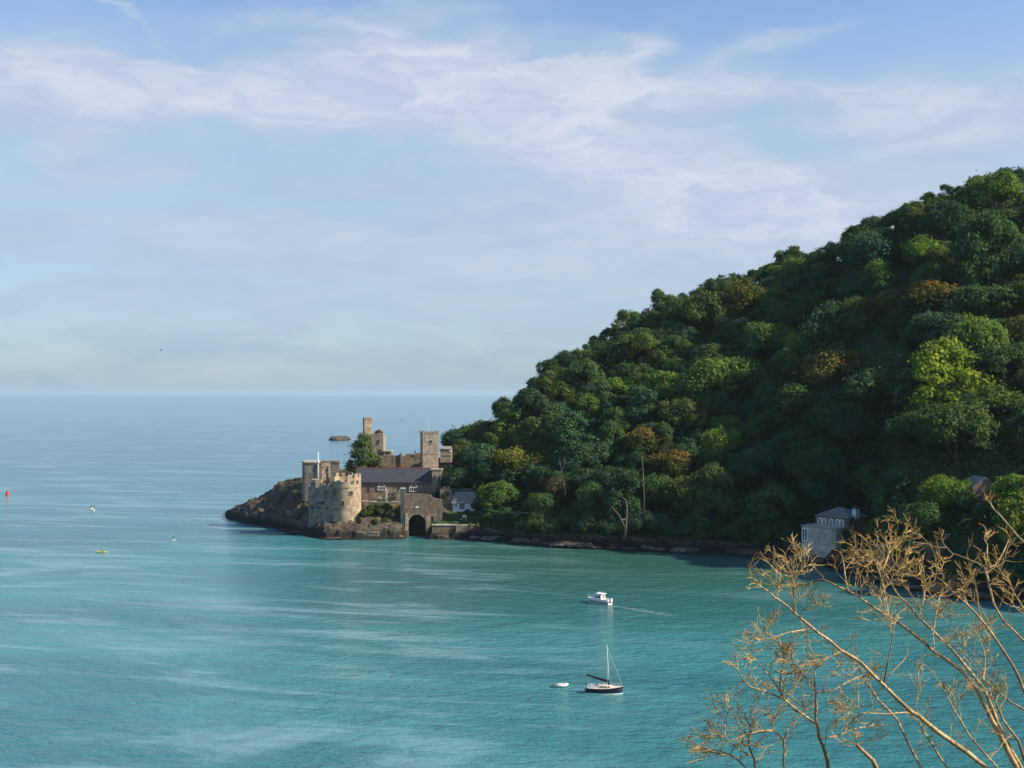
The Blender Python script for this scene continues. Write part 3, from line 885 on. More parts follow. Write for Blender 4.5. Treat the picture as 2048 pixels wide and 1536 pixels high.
def arched(px0, px1, py_t, py_b, Y, root, lights=4):
    x0, x1, z0, z1 = X(px0, Y), X(px1, Y), Z(py_b, Y), Z(py_t, Y)
    w = x1 - x0
    hs_ = z0 + (z1 - z0) * 0.4
    def prof(g):
        pr = [(x0 - g, z0 - g), (x1 + g, z0 - g)]
        for i in range(9):
            s = i / 8
            a = math.pi * s
            pr.append((x0 + w / 2 + (w / 2 + g) * math.cos(a), hs_ + (z1 + g - hs_) * (max(0, 1 - abs(math.cos(a)) ** 1.35) if 0 < s < 1 else 0)))
        return pr
    o = Vector((0, Y - 0.05, 0))
    win = MB().extrude(prof(0), Vector((1, 0, 0)), o, Vector((0, 0.25, 0))).build('window', M['dark_void'], root)
    fb = MB()
    outer, inner = prof(0.15), prof(-0.05)
    oo = [Vector((s, Y - 0.28, z)) for s, z in outer]
    ii = [Vector((s, Y - 0.28, z)) for s, z in inner]
    n = len(oo)
    vs = oo + ii + [p + Vector((0, 0.33, 0)) for p in oo] + [p + Vector((0, 0.33, 0)) for p in ii]
    fs = []
    for i in range(n):
        j = (i + 1) % n
        fs += [(i, j, n + j, n + i), (2 * n + i, 3 * n + i, 3 * n + j, 2 * n + j), (i, 2 * n + i, 2 * n + j, j), (n + i, n + j, 3 * n + j, 3 * n + i)]
    fb.add(vs, fs)
    for k in range(1, lights):
        xx = x0 + w * k / lights
        fb.box(xx - 0.055, xx + 0.055, Y - 0.2, Y + 0.05, z0, hs_ + (z1 - hs_) * (0.45 if k != lights // 2 else 0.9))
    fb.box(x0 + 0.06, x1 - 0.06, Y - 0.21, Y + 0.04, hs_ - 0.02, hs_ + 0.12)
    for k in range(lights):
        xx = x0 + w * (k + 0.5) / lights
        fb.box(xx - 0.12, xx + 0.12, Y - 0.19, Y + 0.03, hs_ + 0.12, hs_ + 0.3)
    fb.build('tracery', M['white_paint'], win)
    return win
arched(756, 770.5, 964.8, 980, Yn, n_)
arched(819.5, 834.5, 964.5, 982.5, Yn, n_)
arched(754.5, 762.5, 993.5, 1000.5, Yn, n_, 2)

# --- vestry right of the nave
Yv = 482.5
v_ = thing('vestry', 'small grey stone annexe at the foot of the church tower', 'church annexe', (X(876, Yv), Yv, 12))
MB().pbox(864, 884, 940.5, 985, Yv, 7).build('wall', M['stone_tower'], v_)
MB().pbox(863.3, 884.7, 938.8, 940.5, Yv - 0.2, 7.4).build('coping', M['stone_tower'], v_)
MB().pbox(872.5, 875, 950, 985, Yv - 0.8, 0.8).pbox(880.5, 884, 950, 986, Yv - 0.8, 0.8).build('buttress', M['stone_grey'], v_)
window_on(v_, 876, 879, 955, 968, Yv)

# --- building with grey roof at the right of the church tower
Yq = 498.0
q_ = thing('battery_house', 'low grey walled house with shallow roof right behind the church tower', 'house', (X(893, Yq), Yq, 22))
MB().pbox(880.8, 903, 897, 925, Yq, 6).build('wall', M['stone_tower'], q_)
qv, qf = slab([(X(880.8, Yq), Yq - 0.4, Z(897, Yq)), (X(904, Yq), Yq - 0.4, Z(898, Yq)), (X(902, Yq), Yq + 3.4, Z(893, Yq)), (X(880.8, Yq), Yq + 3.4, Z(893, Yq))], 0.2)
MB().add(qv, qf).build('roof', M['slate_pale'], q_)
MB().pbox(880.8, 903.3, 909.5, 911, Yq - 0.2, 0.2).build('string_course', M['stone_tower'], q_)
MB().pbox(898, 903, 899.5, 903, Yq - 0.12, 0.3).build('window', M['white_paint'], q_)

# --- garden terrace wall, ruin, sea wall with boat arch
Yg = 470.0
w1 = thing('terrace_wall', 'garden terrace wall with pale coping below the church', 'wall', (X(750, Yg), Yg, 11))
MB().pbox(716, 800, 1004.5, 1020, Yg, 1.0).build('wall', M['stone_grey'], w1)
MB().pbox(724, 736, 1001.5, 1004.5, Yg - 0.15, 1.3).pbox(739, 752, 1002.5, 1004.5, Yg - 0.15, 1.3).pbox(782, 797, 1003.3, 1004.5, Yg - 0.15, 1.3).build('coping', M['coping'], w1)
Yu = 473.0
w2 = thing('ruined_wall', 'broken stone wall with a tall leaning pier in front of the church', 'ruin', (X(790, Yu), Yu, 11))
rw = MB()
xs = [773, 777, 782, 788, 793, 798, 802]
hs = [981, 979, 980.5, 978.5, 982, 979.5]
for i in range(6):
    rw.pbox(xs[i], xs[i + 1], hs[i], 1016, Yu + 0.03 * (i % 2), 1.0)
rw.build('wall', M['stone_grey'], w2)
MB().pbox(771.3, 774.5, 979.5, 1016, Yu - 0.3, 1.2).build('quoin', M['coping'], w2)
for q in ((780.5, 783, 985, 987.5), (788.5, 791, 985, 987.5), (778, 793, 993, 996)):
    window_on(w2, *q, Yu, name='window')
pr_ = thing('stone_pier', 'narrow lichen stained masonry pier beside the boat arch', 'pier', (X(804, 461), 461, 2))
MB().prism([(X(801, 461), 461), (X(808.5, 461), 460.6), (X(808, 463), 463.4), (X(801, 463), 463.4)], 1.0, Z(978, 461)).build('shaft', M['stone_ochre'], pr_)
MB().pbox(800.3, 809, 976.5, 978, 460.4, 3.2).build('cap', M['coping'], pr_)
Ys_ = 461.6
s_ = thing('sea_wall', 'high grey sea wall pierced by a dark boat arch', 'wall', (X(848, Ys_), Ys_, 0))
zt = Z(988, Ys_)
sw = MB()
xl, xa0, xa1, xr = X(808.6, Ys_), X(817, Ys_), X(850.5, Ys_), X(884, Ys_)
za = Z(1046, Ys_)
prof = [(xl, -1.5), (xa0, -1.5), (xa0, za)]
for i in range(1, 12):
    a = math.pi * (1 - i / 12)
    prof.append((((xa0 + xa1) / 2) + (xa1 - xa0) / 2 * math.cos(a), za + 3.3 * math.sin(a)))
prof += [(xa1, za), (xa1, -1.5), (xr, -1.5), (xr, zt - 2.2), (xr - 3.5, zt - 1.6), (xr - 4.5, zt - 0.4), (xr - 9, zt), (xl, zt + 0.2)]
sw.extrude(prof, Vector((1, 0, 0)), Vector((0, Ys_, 0)), Vector((0, 1.6, 0)))
sw.build('wall', M['stone_shaded'], s_)
MB().box(xa0 - 1.2, xa0 - 0.05, Ys_ + 1.62, Ys_ + 11, -1.5, zt - 6).box(xa1 + 0.05, xa1 + 1.2, Ys_ + 1.62, Ys_ + 11, -1.5, zt - 6).box(xa0 - 1.2, xa1 + 1.2, Ys_ + 11, Ys_ + 12, -1.5, zt - 6).box(xa0 - 0.04, xa1 + 0.04, Ys_ + 1.62, Ys_ + 10.9, za + 3.4, zt - 6).build('boat_tunnel', M['stone_dark'], s_)
av = MB()
for i in range(11):
    a0_, a1_ = math.pi * i / 11, math.pi * (i + 0.93) / 11
    cx_ = (xa0 + xa1) / 2
    hw = (xa1 - xa0) / 2
    q = [(cx_ + (hw + g) * math.cos(a_), za + (3.3 + g) * math.sin(a_)) for a_, g in ((a0_, 0), (a1_, 0), (a1_, .75), (a0_, .75))]
    av.extrude(q, Vector((1, 0, 0)), Vector((0, Ys_ - 0.12, 0)), Vector((0, 0.5, 0)))
av.build('arch_stones', M['stone_tower'], s_)
MB().pbox(810, 815, 1027, 1062, Ys_ - 0.9, 0.9).pbox(852, 860, 1033, 1064, Ys_ - 1.0, 1.0).build('buttress', M['stone_ochre'], s_)
window_on(s_, 862, 867.5, 1032, 1044, Ys_, name='doorway')
MB().pbox(831, 837, 1012.5, 1016, Ys_ - 0.15, 0.3).build('plaque', M['white_render'], s_)
mp = thing('mound_wall', 'rough stone bank wall stepping down beside the vestry', 'wall', (X(893, 472), 472, 10))
mw = MB()
for i, (a, b2, h) in enumerate(((880, 886, 978), (886, 893, 974), (893, 899, 973), (899, 904, 979))):
    mw.pbox(a, b2, h, 1022, 472 + 0.03 * (i % 2), 3)
mw.build('wall', M['stone_brown'], mp)

# --- cottage on the lawn
Yh = 470.5
hc = thing('lodge', 'small white fronted lodge with pale slate roof above a lawn', 'cottage', (X(927, Yh), Yh, 8))
za_, zb_ = Z(1018, Yh), Z(1005.5, Yh)
MB().pbox(905, 951, 1005.5, 1024, Yh, 5.6).build('wall', M['white_render'], hc)
hv, hf = slab([(X(903.5, Yh), Yh - 0.4, zb_ - 0.05), (X(952.5, Yh), Yh - 0.4, zb_ - 0.05), (X(947, Yh), Yh + 2.9, Z(984.5, Yh)), (X(908, Yh), Yh + 2.9, Z(984.5, Yh))], 0.18)
hv2, hf2 = slab([(X(908, Yh), Yh + 2.9, Z(984.5, Yh)), (X(947, Yh), Yh + 2.9, Z(984.5, Yh)), (X(952.5, Yh), Yh + 6, zb_ - 0.05), (X(903.5, Yh), Yh + 6, zb_ - 0.05)], 0.18)
hr = MB().add(hv, hf).add(hv2, hf2)
for xa in (X(905.3, Yh), X(950, Yh)):
    MB().add([(xa, Yh, zb_), (xa, Yh + 2.9, Z(986, Yh)), (xa, Yh + 5.6, zb_), (xa + .15, Yh, zb_), (xa + .15, Yh + 2.9, Z(986, Yh)), (xa + .15, Yh + 5.6, zb_)], [(0, 1, 2), (5, 4, 3), (0, 3, 4, 1), (1, 4, 5, 2), (2, 5, 3, 0)]).build('gable', M['white_render'], hc)
hr.build('roof', M['slate_pale'], hc)
MB().pbox(918.5, 929.5, 1004.5, 1018, Yh - 0.06, 0.2).build('porch', M['stone_grey'], hc)
for q in ((908.5, 910.7), (912.5, 914.7), (941, 943.4), (945.2, 947.6)):
    window_on(hc, q[0], q[1], 1008, 1012.5, Yh, M['white_paint'])
hw_ = thing('garden_wall', 'long stone garden wall behind the white lodge', 'wall', (X(935, 478), 478, 10))
MB().pbox(902, 978, 979.5, 1006, 478, 0.8).build('wall', M['stone_tower'], hw_)
MB().pbox(901.5, 978.5, 977.5, 979.5, 477.8, 1.2).build('coping', M['coping'], hw_)
ql = thing('quay_wall', 'low pale capped quay wall at the foot of the lawn', 'wall', (X(905, 455.6), 455.6, 0))
MB().pbox(864, 951, 1051, 1082, 455.6, 1.4).build('wall', M['stone_dark'], ql)
MB().pbox(863.5, 912, 1049, 1051, 455.4, 1.8).pbox(912.1, 951.5, 1050, 1051, 455.4, 1.8).build('coping', M['coping'], ql)
MB().pbox(912, 935, 1051, 1082, 454.9, 0.7).build('buttress', M['stone_brown'], ql)
lb = MB().tube([P(928, 1034, 463.0), P(928, 1034, 463.3)], 1.15, 16)
lf = thing('life_ring', 'white round lifebuoy board on the lawn in front of the lodge', 'lifebuoy', (X(928, 463), 463, 6))
ring = MB()
cc = P(928.5, 1034.5, 463.0)
ring.tube([(cc.x + 0.6 * math.cos(a), 463.0, cc.z + 0.6 * math.sin(a)) for a in [2 * math.pi * i / 16 for i in range(17)]], 0.3, 8)
ring.build('ring', M['white_paint'], lf)
MB().box(cc.x - 0.12, cc.x + 0.12, 463.35, 463.6, 4.5, cc.z + 0.2).build('post', M['stone_dark'], lf)
MB().box(cc.x - 1.1, cc.x + 1.1, 463.31, 463.42, cc.z - 1.0, cc.z + 1.0).build('board', M['dark_void'], lf)
lw = thing('landing_wall', 'low ruined masonry ledge at the waterline under the castle garden', 'wall', (X(735, 453), 453, 0))
MB().pbox(713, 757, 1066, 1084, 452.6, 2.5).build('wall', M['stone_grey'], lw)
MB().pbox(712, 731, 1063.8, 1066, 452.4, 2.5).pbox(737, 757.5, 1064.4, 1066, 452.4, 2.5).build('coping', M['stone_brown'], lw)

# ------------------------------------------------------------------ boathouse on the right shore
A = Vector((-0.65, 0.76, 0)).normalized()
B = Vector((0.76, 0.65, 0)).normalized()
c0 = Vector((X(1672, 385), 385, 0))
bo = thing('boathouse', 'grey stone waterside house with arched white windows and white chimney', 'house', (c0.x, c0.y, 3))
zt = 11.3
MB().obox(c0, A, B, 13.2, 7.0, 1.0, zt).build('lower_wall', M['boathouse'], bo)
MB().obox(c0 - A * 0.25 - B * 0.25, A, B, 13.7, 7.5, zt, zt + 0.45).build('flat_roof', M['coping'], bo)
def face_box(mb, c, s0, s1, z0, z1, out, dep, a=A, nrm=-B):
    return mb.obox(c + a * s0 + nrm * out, a, -nrm, s1 - s0, dep, z0, z1)
wq = face_box(MB(), c0, 10.9, 12.9, 6.9, 10.6, 0.05, 0.3).build('window', M['dark_void'], bo)
wf = MB()
for s in (10.8, 11.75, 12.7):
    face_box(wf, c0, s, s + 0.32, 6.7, 10.8, 0.16, 0.3)
face_box(wf, c0, 10.7, 13.1, 10.5, 10.9, 0.2, 0.3)
face_box(wf, c0, 10.7, 13.1, 6.5, 6.8, 0.2, 0.3)
wf.build('window_frame', M['white_paint'], wq)
for s in (1.4, 4.4, 7.4):
    w_ = face_box(MB(), c0, s, s + 1.2, 7.6, 9.4, 0.05, 0.3).build('window', M['coping'], bo)
    f_ = MB()
    face_box(f_, c0, s - 0.4, s + 1.6, 9.4, 9.8, 0.2, 0.3)
    face_box(f_, c0, s - 0.2, s + 1.4, 7.3, 7.6, 0.2, 0.3)
    f_.build('lintel', M['coping'], w_)
face_box(MB(), c0, 7.5, 11.5, -0.5, 2.6, 2.0, 2.0).build('boat_step', M['stone_grey'], bo)
c1 = Vector((X(1697, 389), 389, 0))
ze_ = 14.5
MB().obox(c1, A, B, 12.6, 10.2, 5.0, ze_).build('upper_wall', M['stone_brown'], bo)
pts = [c1 + A * s + B * t for s, t in ((-0.5, -0.5), (13.1, -0.5), (13.1, 10.7), (-0.5, 10.7))]
r0, r1 = c1 + A * 5.3 + B * 5.1, c1 + A * 7.5 + B * 5.1
zz = 17.4
MB().add([(p.x, p.y, ze_ + 0.02) for p in pts] + [(r0.x, r0.y, zz), (r1.x, r1.y, zz)], [(0, 1, 5, 4), (1, 2, 5), (2, 3, 4, 5), (3, 0, 4), (3, 2, 1, 0)]).build('roof', M['slate_pale'], bo)
for grp in ((1.9, 2), (5.9, 1), (8.6, 2)):
    s0, nwin = grp
    for k in range(nwin):
        s = s0 + k * 1.55
        pr = [(s, 11.75), (s + 1.2, 11.75), (s + 1.2, 13.2), (s + 1.05, 13.75), (s + 0.6, 14.0), (s + 0.15, 13.75), (s, 13.2)]
        wv_ = MB().extrude([(q[0] * 1.0, q[1]) for q in pr], A, c1 - B * 0.06, B * 0.3).build('arched_window', M['dark_void'], bo)
        f_ = MB()
        face_box(f_, c1, s - 0.22, s + 0.12, 11.6, 13.2, 0.2, 0.3)
        face_box(f_, c1, s + 1.08, s + 1.42, 11.6, 13.2, 0.2, 0.3)
        face_box(f_, c1, s + 0.52, s + 0.68, 11.6, 13.9, 0.14, 0.2)
        for i in range(7):
            a0_, a1_ = math.pi * i / 7, math.pi * (i + 1) / 7
            q = [(s + 0.6 + r * math.cos(a_), 13.2 + r * 1.0 * math.sin(a_)) for a_, r in ((a0_, 0.5), (a1_, 0.5), (a1_, 0.82), (a0_, 0.82))]
            f_.extrude(q, A, c1 - B * 0.2, B * 0.3)
        f_.build('window_frame', M['white_paint'], wv_)
cp = c1 + B * 3.6 - A * 0.35
MB().prism([(q.x, q.y) for q in (cp, cp + A * 1.4, cp + A * 1.4 + B * 2.4, cp + B * 2.4)], 14.0, 17.3).build('chimney', M['white_render'], bo)
ch = bo.children[-1]
cpp = MB().obox(cp - A * 0.08 - B * 0.08, A, B, 1.56, 2.56, 17.3, 17.6)
for t in (0.5, 1.2, 1.9):
    q = cp + A * 0.7 + B * t
    cpp.cone(q.x, q.y, 17.6, 18.4, 0.24, 0.18, 10)
cpp.build('chimney_pots', M['stone_dark'], ch)

# ------------------------------------------------------------------ gabled house in the trees
Yw = 351.0
gh = thing('gabled_house', 'grey stone gable of a house among trees on the right slope', 'house', (X(1968, Yw), Yw, 18))
gz = Z(975, Yw)
gp = [(X(1946, Yw), 11.0), (X(1990, Yw), 11.0), (X(1990, Yw), Z(972, Yw)), (X(1970, Yw), Z(957, Yw)), (X(1946, Yw), gz)]
MB().extrude(gp, Vector((1, 0, 0)), Vector((0, Yw, 0)), Vector((0, 9, 0))).build('wall', M['stone_shaded'], gh)
ra = MB()
for (pa_, za2), (pb_, zb2) in (((1944, 977.5), (1970, 956)), ((1970, 956), (1993, 974.2))):
    v_s = [(X(pa_, Yw), Yw - 0.3, Z(za2, Yw)), (X(pb_, Yw), Yw - 0.3, Z(zb2, Yw)), (X(pb_, Yw), Yw + 9.3, Z(zb2, Yw)), (X(pa_, Yw), Yw + 9.3, Z(za2, Yw))]
    vs, fs = slab([(a, b2, c + 0.26) for a, b2, c in v_s], 0.25)
    ra.add(vs, fs)
ra.build('roof', M['slate_pale'], gh)
window_on(gh, 1956, 1961, 1008, 1016, Yw, M['white_paint'])
window_on(gh, 1968, 1972, 1006, 1012, Yw, M['white_paint'])
# retaining wall on the right shore, and a stone post
Yx = 345.0
rw_ = thing('retaining_wall', 'reddish brown retaining wall above the rocks right of the boathouse', 'wall', (X(1830, Yx), Yx, 5))
MB().pbox(1755, 1800, 1090, 1135, Yx + 3, 1.2).pbox(1800, 1850, 1083, 1135, Yx, 1.2).pbox(1850, 1890, 1085, 1138, Yx + .2, 1.2).build('wall', M['stone_brown'], rw_)
gpst = thing('stone_post', 'squat grey stone post standing above the retaining wall', 'post', (X(1896, 347), 347, 10))
MB().pbox(1891, 1901, 1070, 1095, 347, 1.2).build('shaft', M['stone_tower'], gpst)
MB().pbox(1890, 1902, 1068, 1070, 346.8, 1.6).build('cap', M['coping'], gpst)

# ------------------------------------------------------------------ trees: crowns of many small leaf sprays
def np_mesh(name, V, Q, mat):
    me = bpy.data.meshes.new(name)
    n = len(Q)
    me.vertices.add(len(V))
    me.vertices.foreach_set('co', np.asarray(V, dtype=np.float32).ravel())
    me.loops.add(4 * n)
    me.loops.foreach_set('vertex_index', np.asarray(Q, dtype=np.int32).ravel())
    me.polygons.add(n)
    me.polygons.foreach_set('loop_start', np.arange(0, 4 * n, 4, dtype=np.int32))
    me.polygons.foreach_set('loop_total', np.full(n, 4, dtype=np.int32))
    me.update(calc_edges=True)
    me.materials.append(mat)
    return me

def cards(g, pos, nrm, size, jitter=0.55):
    """irregular leaf sprays at pos, roughly facing nrm"""
    n = len(pos)
    nrm = nrm + g.normal(0, jitter, (n, 3))
    nrm /= np.linalg.norm(nrm, axis=1)[:, None] + 1e-9
    ref = g.normal(0, 1, (n, 3))
    s = np.cross(nrm, ref)
    s /= np.linalg.norm(s, axis=1)[:, None] + 1e-9
    t = np.cross(nrm, s)
    w = (size * g.uniform(0.6, 1.3, n))[:, None]
    h = (size * g.uniform(0.35, 0.8, n))[:, None]
    k = lambda: g.uniform(0.5, 1.15, (n, 1))
    V = np.stack([pos + s * w * k(), pos + t * h * k() + nrm * 0.12, pos - s * w * k(), pos - t * h * k() - nrm * 0.08], axis=1).reshape(-1, 3)
    Q = np.arange(4 * n).reshape(n, 4)
    return V, Q

def lobes_for(style, g):
    L = []     # centre, radius (xyz)
    if style == 'round':
        for i in range(26):
            a, e = g.uniform(0, 2 * np.pi), np.arcsin(g.uniform(-0.45, 1.0))
            r = g.uniform(0.62, 1.0)
            L.append((np.array([np.cos(a) * np.cos(e) * 4.6 * r, np.sin(a) * np.cos(e) * 4.6 * r, 8.6 + np.sin(e) * 4.3 * r]), g.uniform(1.3, 2.3)))
    elif style == 'broad':
        for i in range(30):
            a, e = g.uniform(0, 2 * np.pi), np.arcsin(g.uniform(-0.25, 1.0))
            r = g.uniform(0.55, 1.0)
            L.append((np.array([np.cos(a) * np.cos(e) * 6.0 * r, np.sin(a) * np.cos(e) * 6.0 * r, 8.0 + np.sin(e) * 3.9 * r]), g.uniform(1.2, 2.2)))
    elif style == 'tall':
        for i in range(26):
            z = g.uniform(-1, 1)
            a = g.uniform(0, 2 * np.pi)
            r = 3.6 * math.sqrt(max(0.05, 1 - z * z)) * g.uniform(0.6, 1.0)
            L.append((np.array([np.cos(a) * r, np.sin(a) * r, 9.0 + z * 5.8]), g.uniform(1.2, 2.0)))
    elif style == 'multi':
        for c in range(5):
            a = g.uniform(0, 2 * np.pi)
            cc = np.array([np.cos(a) * g.uniform(1.5, 4.2), np.sin(a) * g.uniform(1.5, 4.2), g.uniform(6.5, 11)])
            for i in range(8):
                d = g.normal(0, 1, 3)
                d /= np.linalg.norm(d)
                L.append((cc + d * np.array([2.1, 2.1, 1.7]), g.uniform(0.9, 1.6)))
    elif style == 'cone':
        for i in range(70):
            z = g.uniform(0, 1) ** 1.3
            a = g.uniform(0, 2 * np.pi)
            r = 5.6 * (1 - z) ** 0.62 * g.uniform(0.35, 1.0)
            L.append((np.array([np.cos(a) * r, np.sin(a) * r, 3.5 + z * 11.0]), g.uniform(0.7, 1.5)))
    elif style == 'layer':
        for i in range(64):
            z = i / 63
            a = g.uniform(0, 2 * np.pi)
            r = 6.2 * math.sin(math.pi * (0.16 + 0.78 * z)) * g.uniform(0.25, 1.0)
            L.append((np.array([np.cos(a) * r, np.sin(a) * r, 3.0 + z * 10.8]), g.uniform(1.0, 1.8)))
    return L

def crown_mesh(name, style, seed, n, size, mat, flat=0.8, clumps=13):
    g = np.random.default_rng(seed)
    L = lobes_for(style, g)
    stretch = np.array([g.uniform(0.85, 1.2), g.uniform(0.85, 1.2), 1.0]) if style != 'cone' else np.ones(3)
    L = [(c * stretch, r * g.choice([0.75, 0.9, 1.0, 1.15, 1.35])) for c, r in L]
    cen = np.mean([c for c, r in L], axis=0)
    cc, cd = [], []                      # leaf clumps on the lobes
    for c, r in L:
        out = (c - cen) / (np.linalg.norm(c - cen) + 1e-9)
        for k in range(max(6, int(clumps * r * r / 2.6))):
            d = g.normal(0, 1, 3)
            d /= np.linalg.norm(d)
            if d @ out < -0.3 or d[2] < -0.7:
                d = -d
            cc.append(c + d * np.array([1, 1, flat]) * r * g.uniform(0.8, 1.12))
            cd.append(d)
    cc, cd = np.array(cc), np.array(cd)
    m = len(cc)
    idx = g.integers(0, m, n)
    sp = g.uniform(0.28, 0.62, m)[idx][:, None]
    off = g.normal(0, 1, (n, 3)) * sp * np.array([1.15, 1.15, 0.62])
    stray = g.uniform(0, 1, n) < 0.06
    off[stray] *= 1.9
    pos = cc[idx] + off
    nr = cd[idx] * 0.7 + off / (sp + 1e-9) * 0.45 + np.array([0, 0, 0.45])
    V, Q = cards(g, pos, nr, np.full(n, size), 0.36)
    return np_mesh(name, V, Q, mat)

def trunk_mesh(seed, h=9.0, r=0.38, limbs=5):
    q = random.Random(seed)
    mb = MB()
    pts = [(0, 0, -2.5)]
    x = y = 0
    for i in range(5):
        x += q.uniform(-.25, .25); y += q.uniform(-.25, .25)
        pts.append((x, y, h * (i + 1) / 5))
    mb.tube(pts, [r * 1.25, r * 1.05, r * 0.9, r * 0.75, r * 0.55, r * 0.25], 7)
    for k in range(limbs):
        p = Vector(pts[2 + k % 3])
        a = q.uniform(0, 6.28)
        L_ = q.uniform(2.5, 4.2)
        mb.tube([p, p + Vector((math.cos(a) * L_ * .5, math.sin(a) * L_ * .5, L_ * .5)), p + Vector((math.cos(a) * L_ * .9, math.sin(a) * L_ * .9, L_ * 1.1))], [r * .5, r * .32, r * .1], 5)
    me = bpy.data.meshes.new('trunk')
    me.from_pydata([tuple(v) for v in mb.v], [], mb.f)
    me.materials.append(M['bark'])
    return me

STY = ['round', 'broad', 'tall', 'multi', 'round', 'broad', 'multi', 'layer', 'round', 'broad', 'tall']
PROTO = {}
for i, s in enumerate(STY):
    PROTO.setdefault(s, []).append(crown_mesh('crown_leaves', s, 100 + i, 9000 if s in ('layer', 'broad') else 7200, 0.40, M['leaf']))
TRK = [trunk_mesh(k) for k in range(4)]
SPECIAL = {
    'orange': crown_mesh('crown_leaves', 'round', 201, 7000, 0.40, M['leaf_orange']),
    'yellow': crown_mesh('crown_leaves', 'round', 202, 7000, 0.40, M['leaf_yellow']),
    'dry': crown_mesh('crown_leaves', 'multi', 203, 2600, 0.32, M['leaf_dry']),
    'cone': crown_mesh('crown_leaves', 'cone', 204, 12000, 0.36, M['leaf']),
    'bush': crown_mesh('crown_leaves', 'broad', 205, 4200, 0.55, M['leaf']),
}
SINK = 3.6
trees = []     # (x, y, crown radius)

def make_tree(x, y, z, me, col, sc, label, cat='tree', name='tree', group=None, trunk=True, rz=None, sz=None):
    root = thing(name, label, cat, (x, y, z - (SINK * sc if trunk else 0)), group, rng.uniform(0, 6.28) if rz is None else rz)
    root.scale = (sc, sc, sz or sc * rng.uniform(0.92, 1.08))
    c = bpy.data.objects.new('crown' if trunk else 'foliage', me)
    C.objects.link(c)
    c.parent = root
    c.color = (*col, 1.0)
    if trunk:
        t = bpy.data.objects.new('trunk', rng.choice(TRK))
        C.objects.link(t)
        t.parent = root
    return root

COL = {'dark': (0.66, 0.76, 0.92), 'green': (0.98, 1.0, 0.92), 'olive': (1.25, 1.08, 0.8), 'bluegreen': (0.74, 0.94, 1.25),
       'light': (1.55, 1.5, 0.85), 'yellow': (2.4, 2.0, 0.75), 'russet': (1.85, 1.15, 0.75), 'grey': (1.25, 1.12, 1.2), 'lime': (1.9, 1.85, 0.8)}
WORD = {'dark': 'dark green', 'green': 'mid green', 'olive': 'olive brown', 'bluegreen': 'bluish green', 'light': 'light green',
        'yellow': 'bright yellow green', 'russet': 'russet orange', 'grey': 'grey green', 'lime': 'lime green'}

def solve_depth(px, pyt, h):
    """distance on the hillside at bearing px where a tree of height h tops out at row pyt"""
    Ys = shoreY(px)
    Yr, _ = ridge(px)
    lo, hi = Ys + 6, Yr + 6
    f = lambda Y: HY - F * (ground(px, Y) + h - CAMH) / Y
    best = min((abs(f(lo + (hi - lo) * k / 120) - pyt), lo + (hi - lo) * k / 120) for k in range(121))
    return best[1]

def zone(px, py_t, Y):
    Ys = shoreY(px)
    Yr, _ = ridge(px)
    t = (Y - Ys) / (Yr - Ys)
    row = ('beside the rocky waterline' if t < 0.14 else 'low on the slope' if t < 0.36 else 'half way up the slope' if t < 0.62 else
           'high on the slope' if t < 0.88 else 'on the skyline')
    colm = ('behind the church tower' if px < 985 else 'uphill of the white lodge' if px < 1120 else 'above the bleached dead trunk' if px < 1310 else
            'between dead trunk and boathouse' if px < 1560 else 'above the white chimney boathouse' if px < 1760 else
            'between boathouse and gabled house' if px < 1920 else 'above the gabled house')
    return row, colm

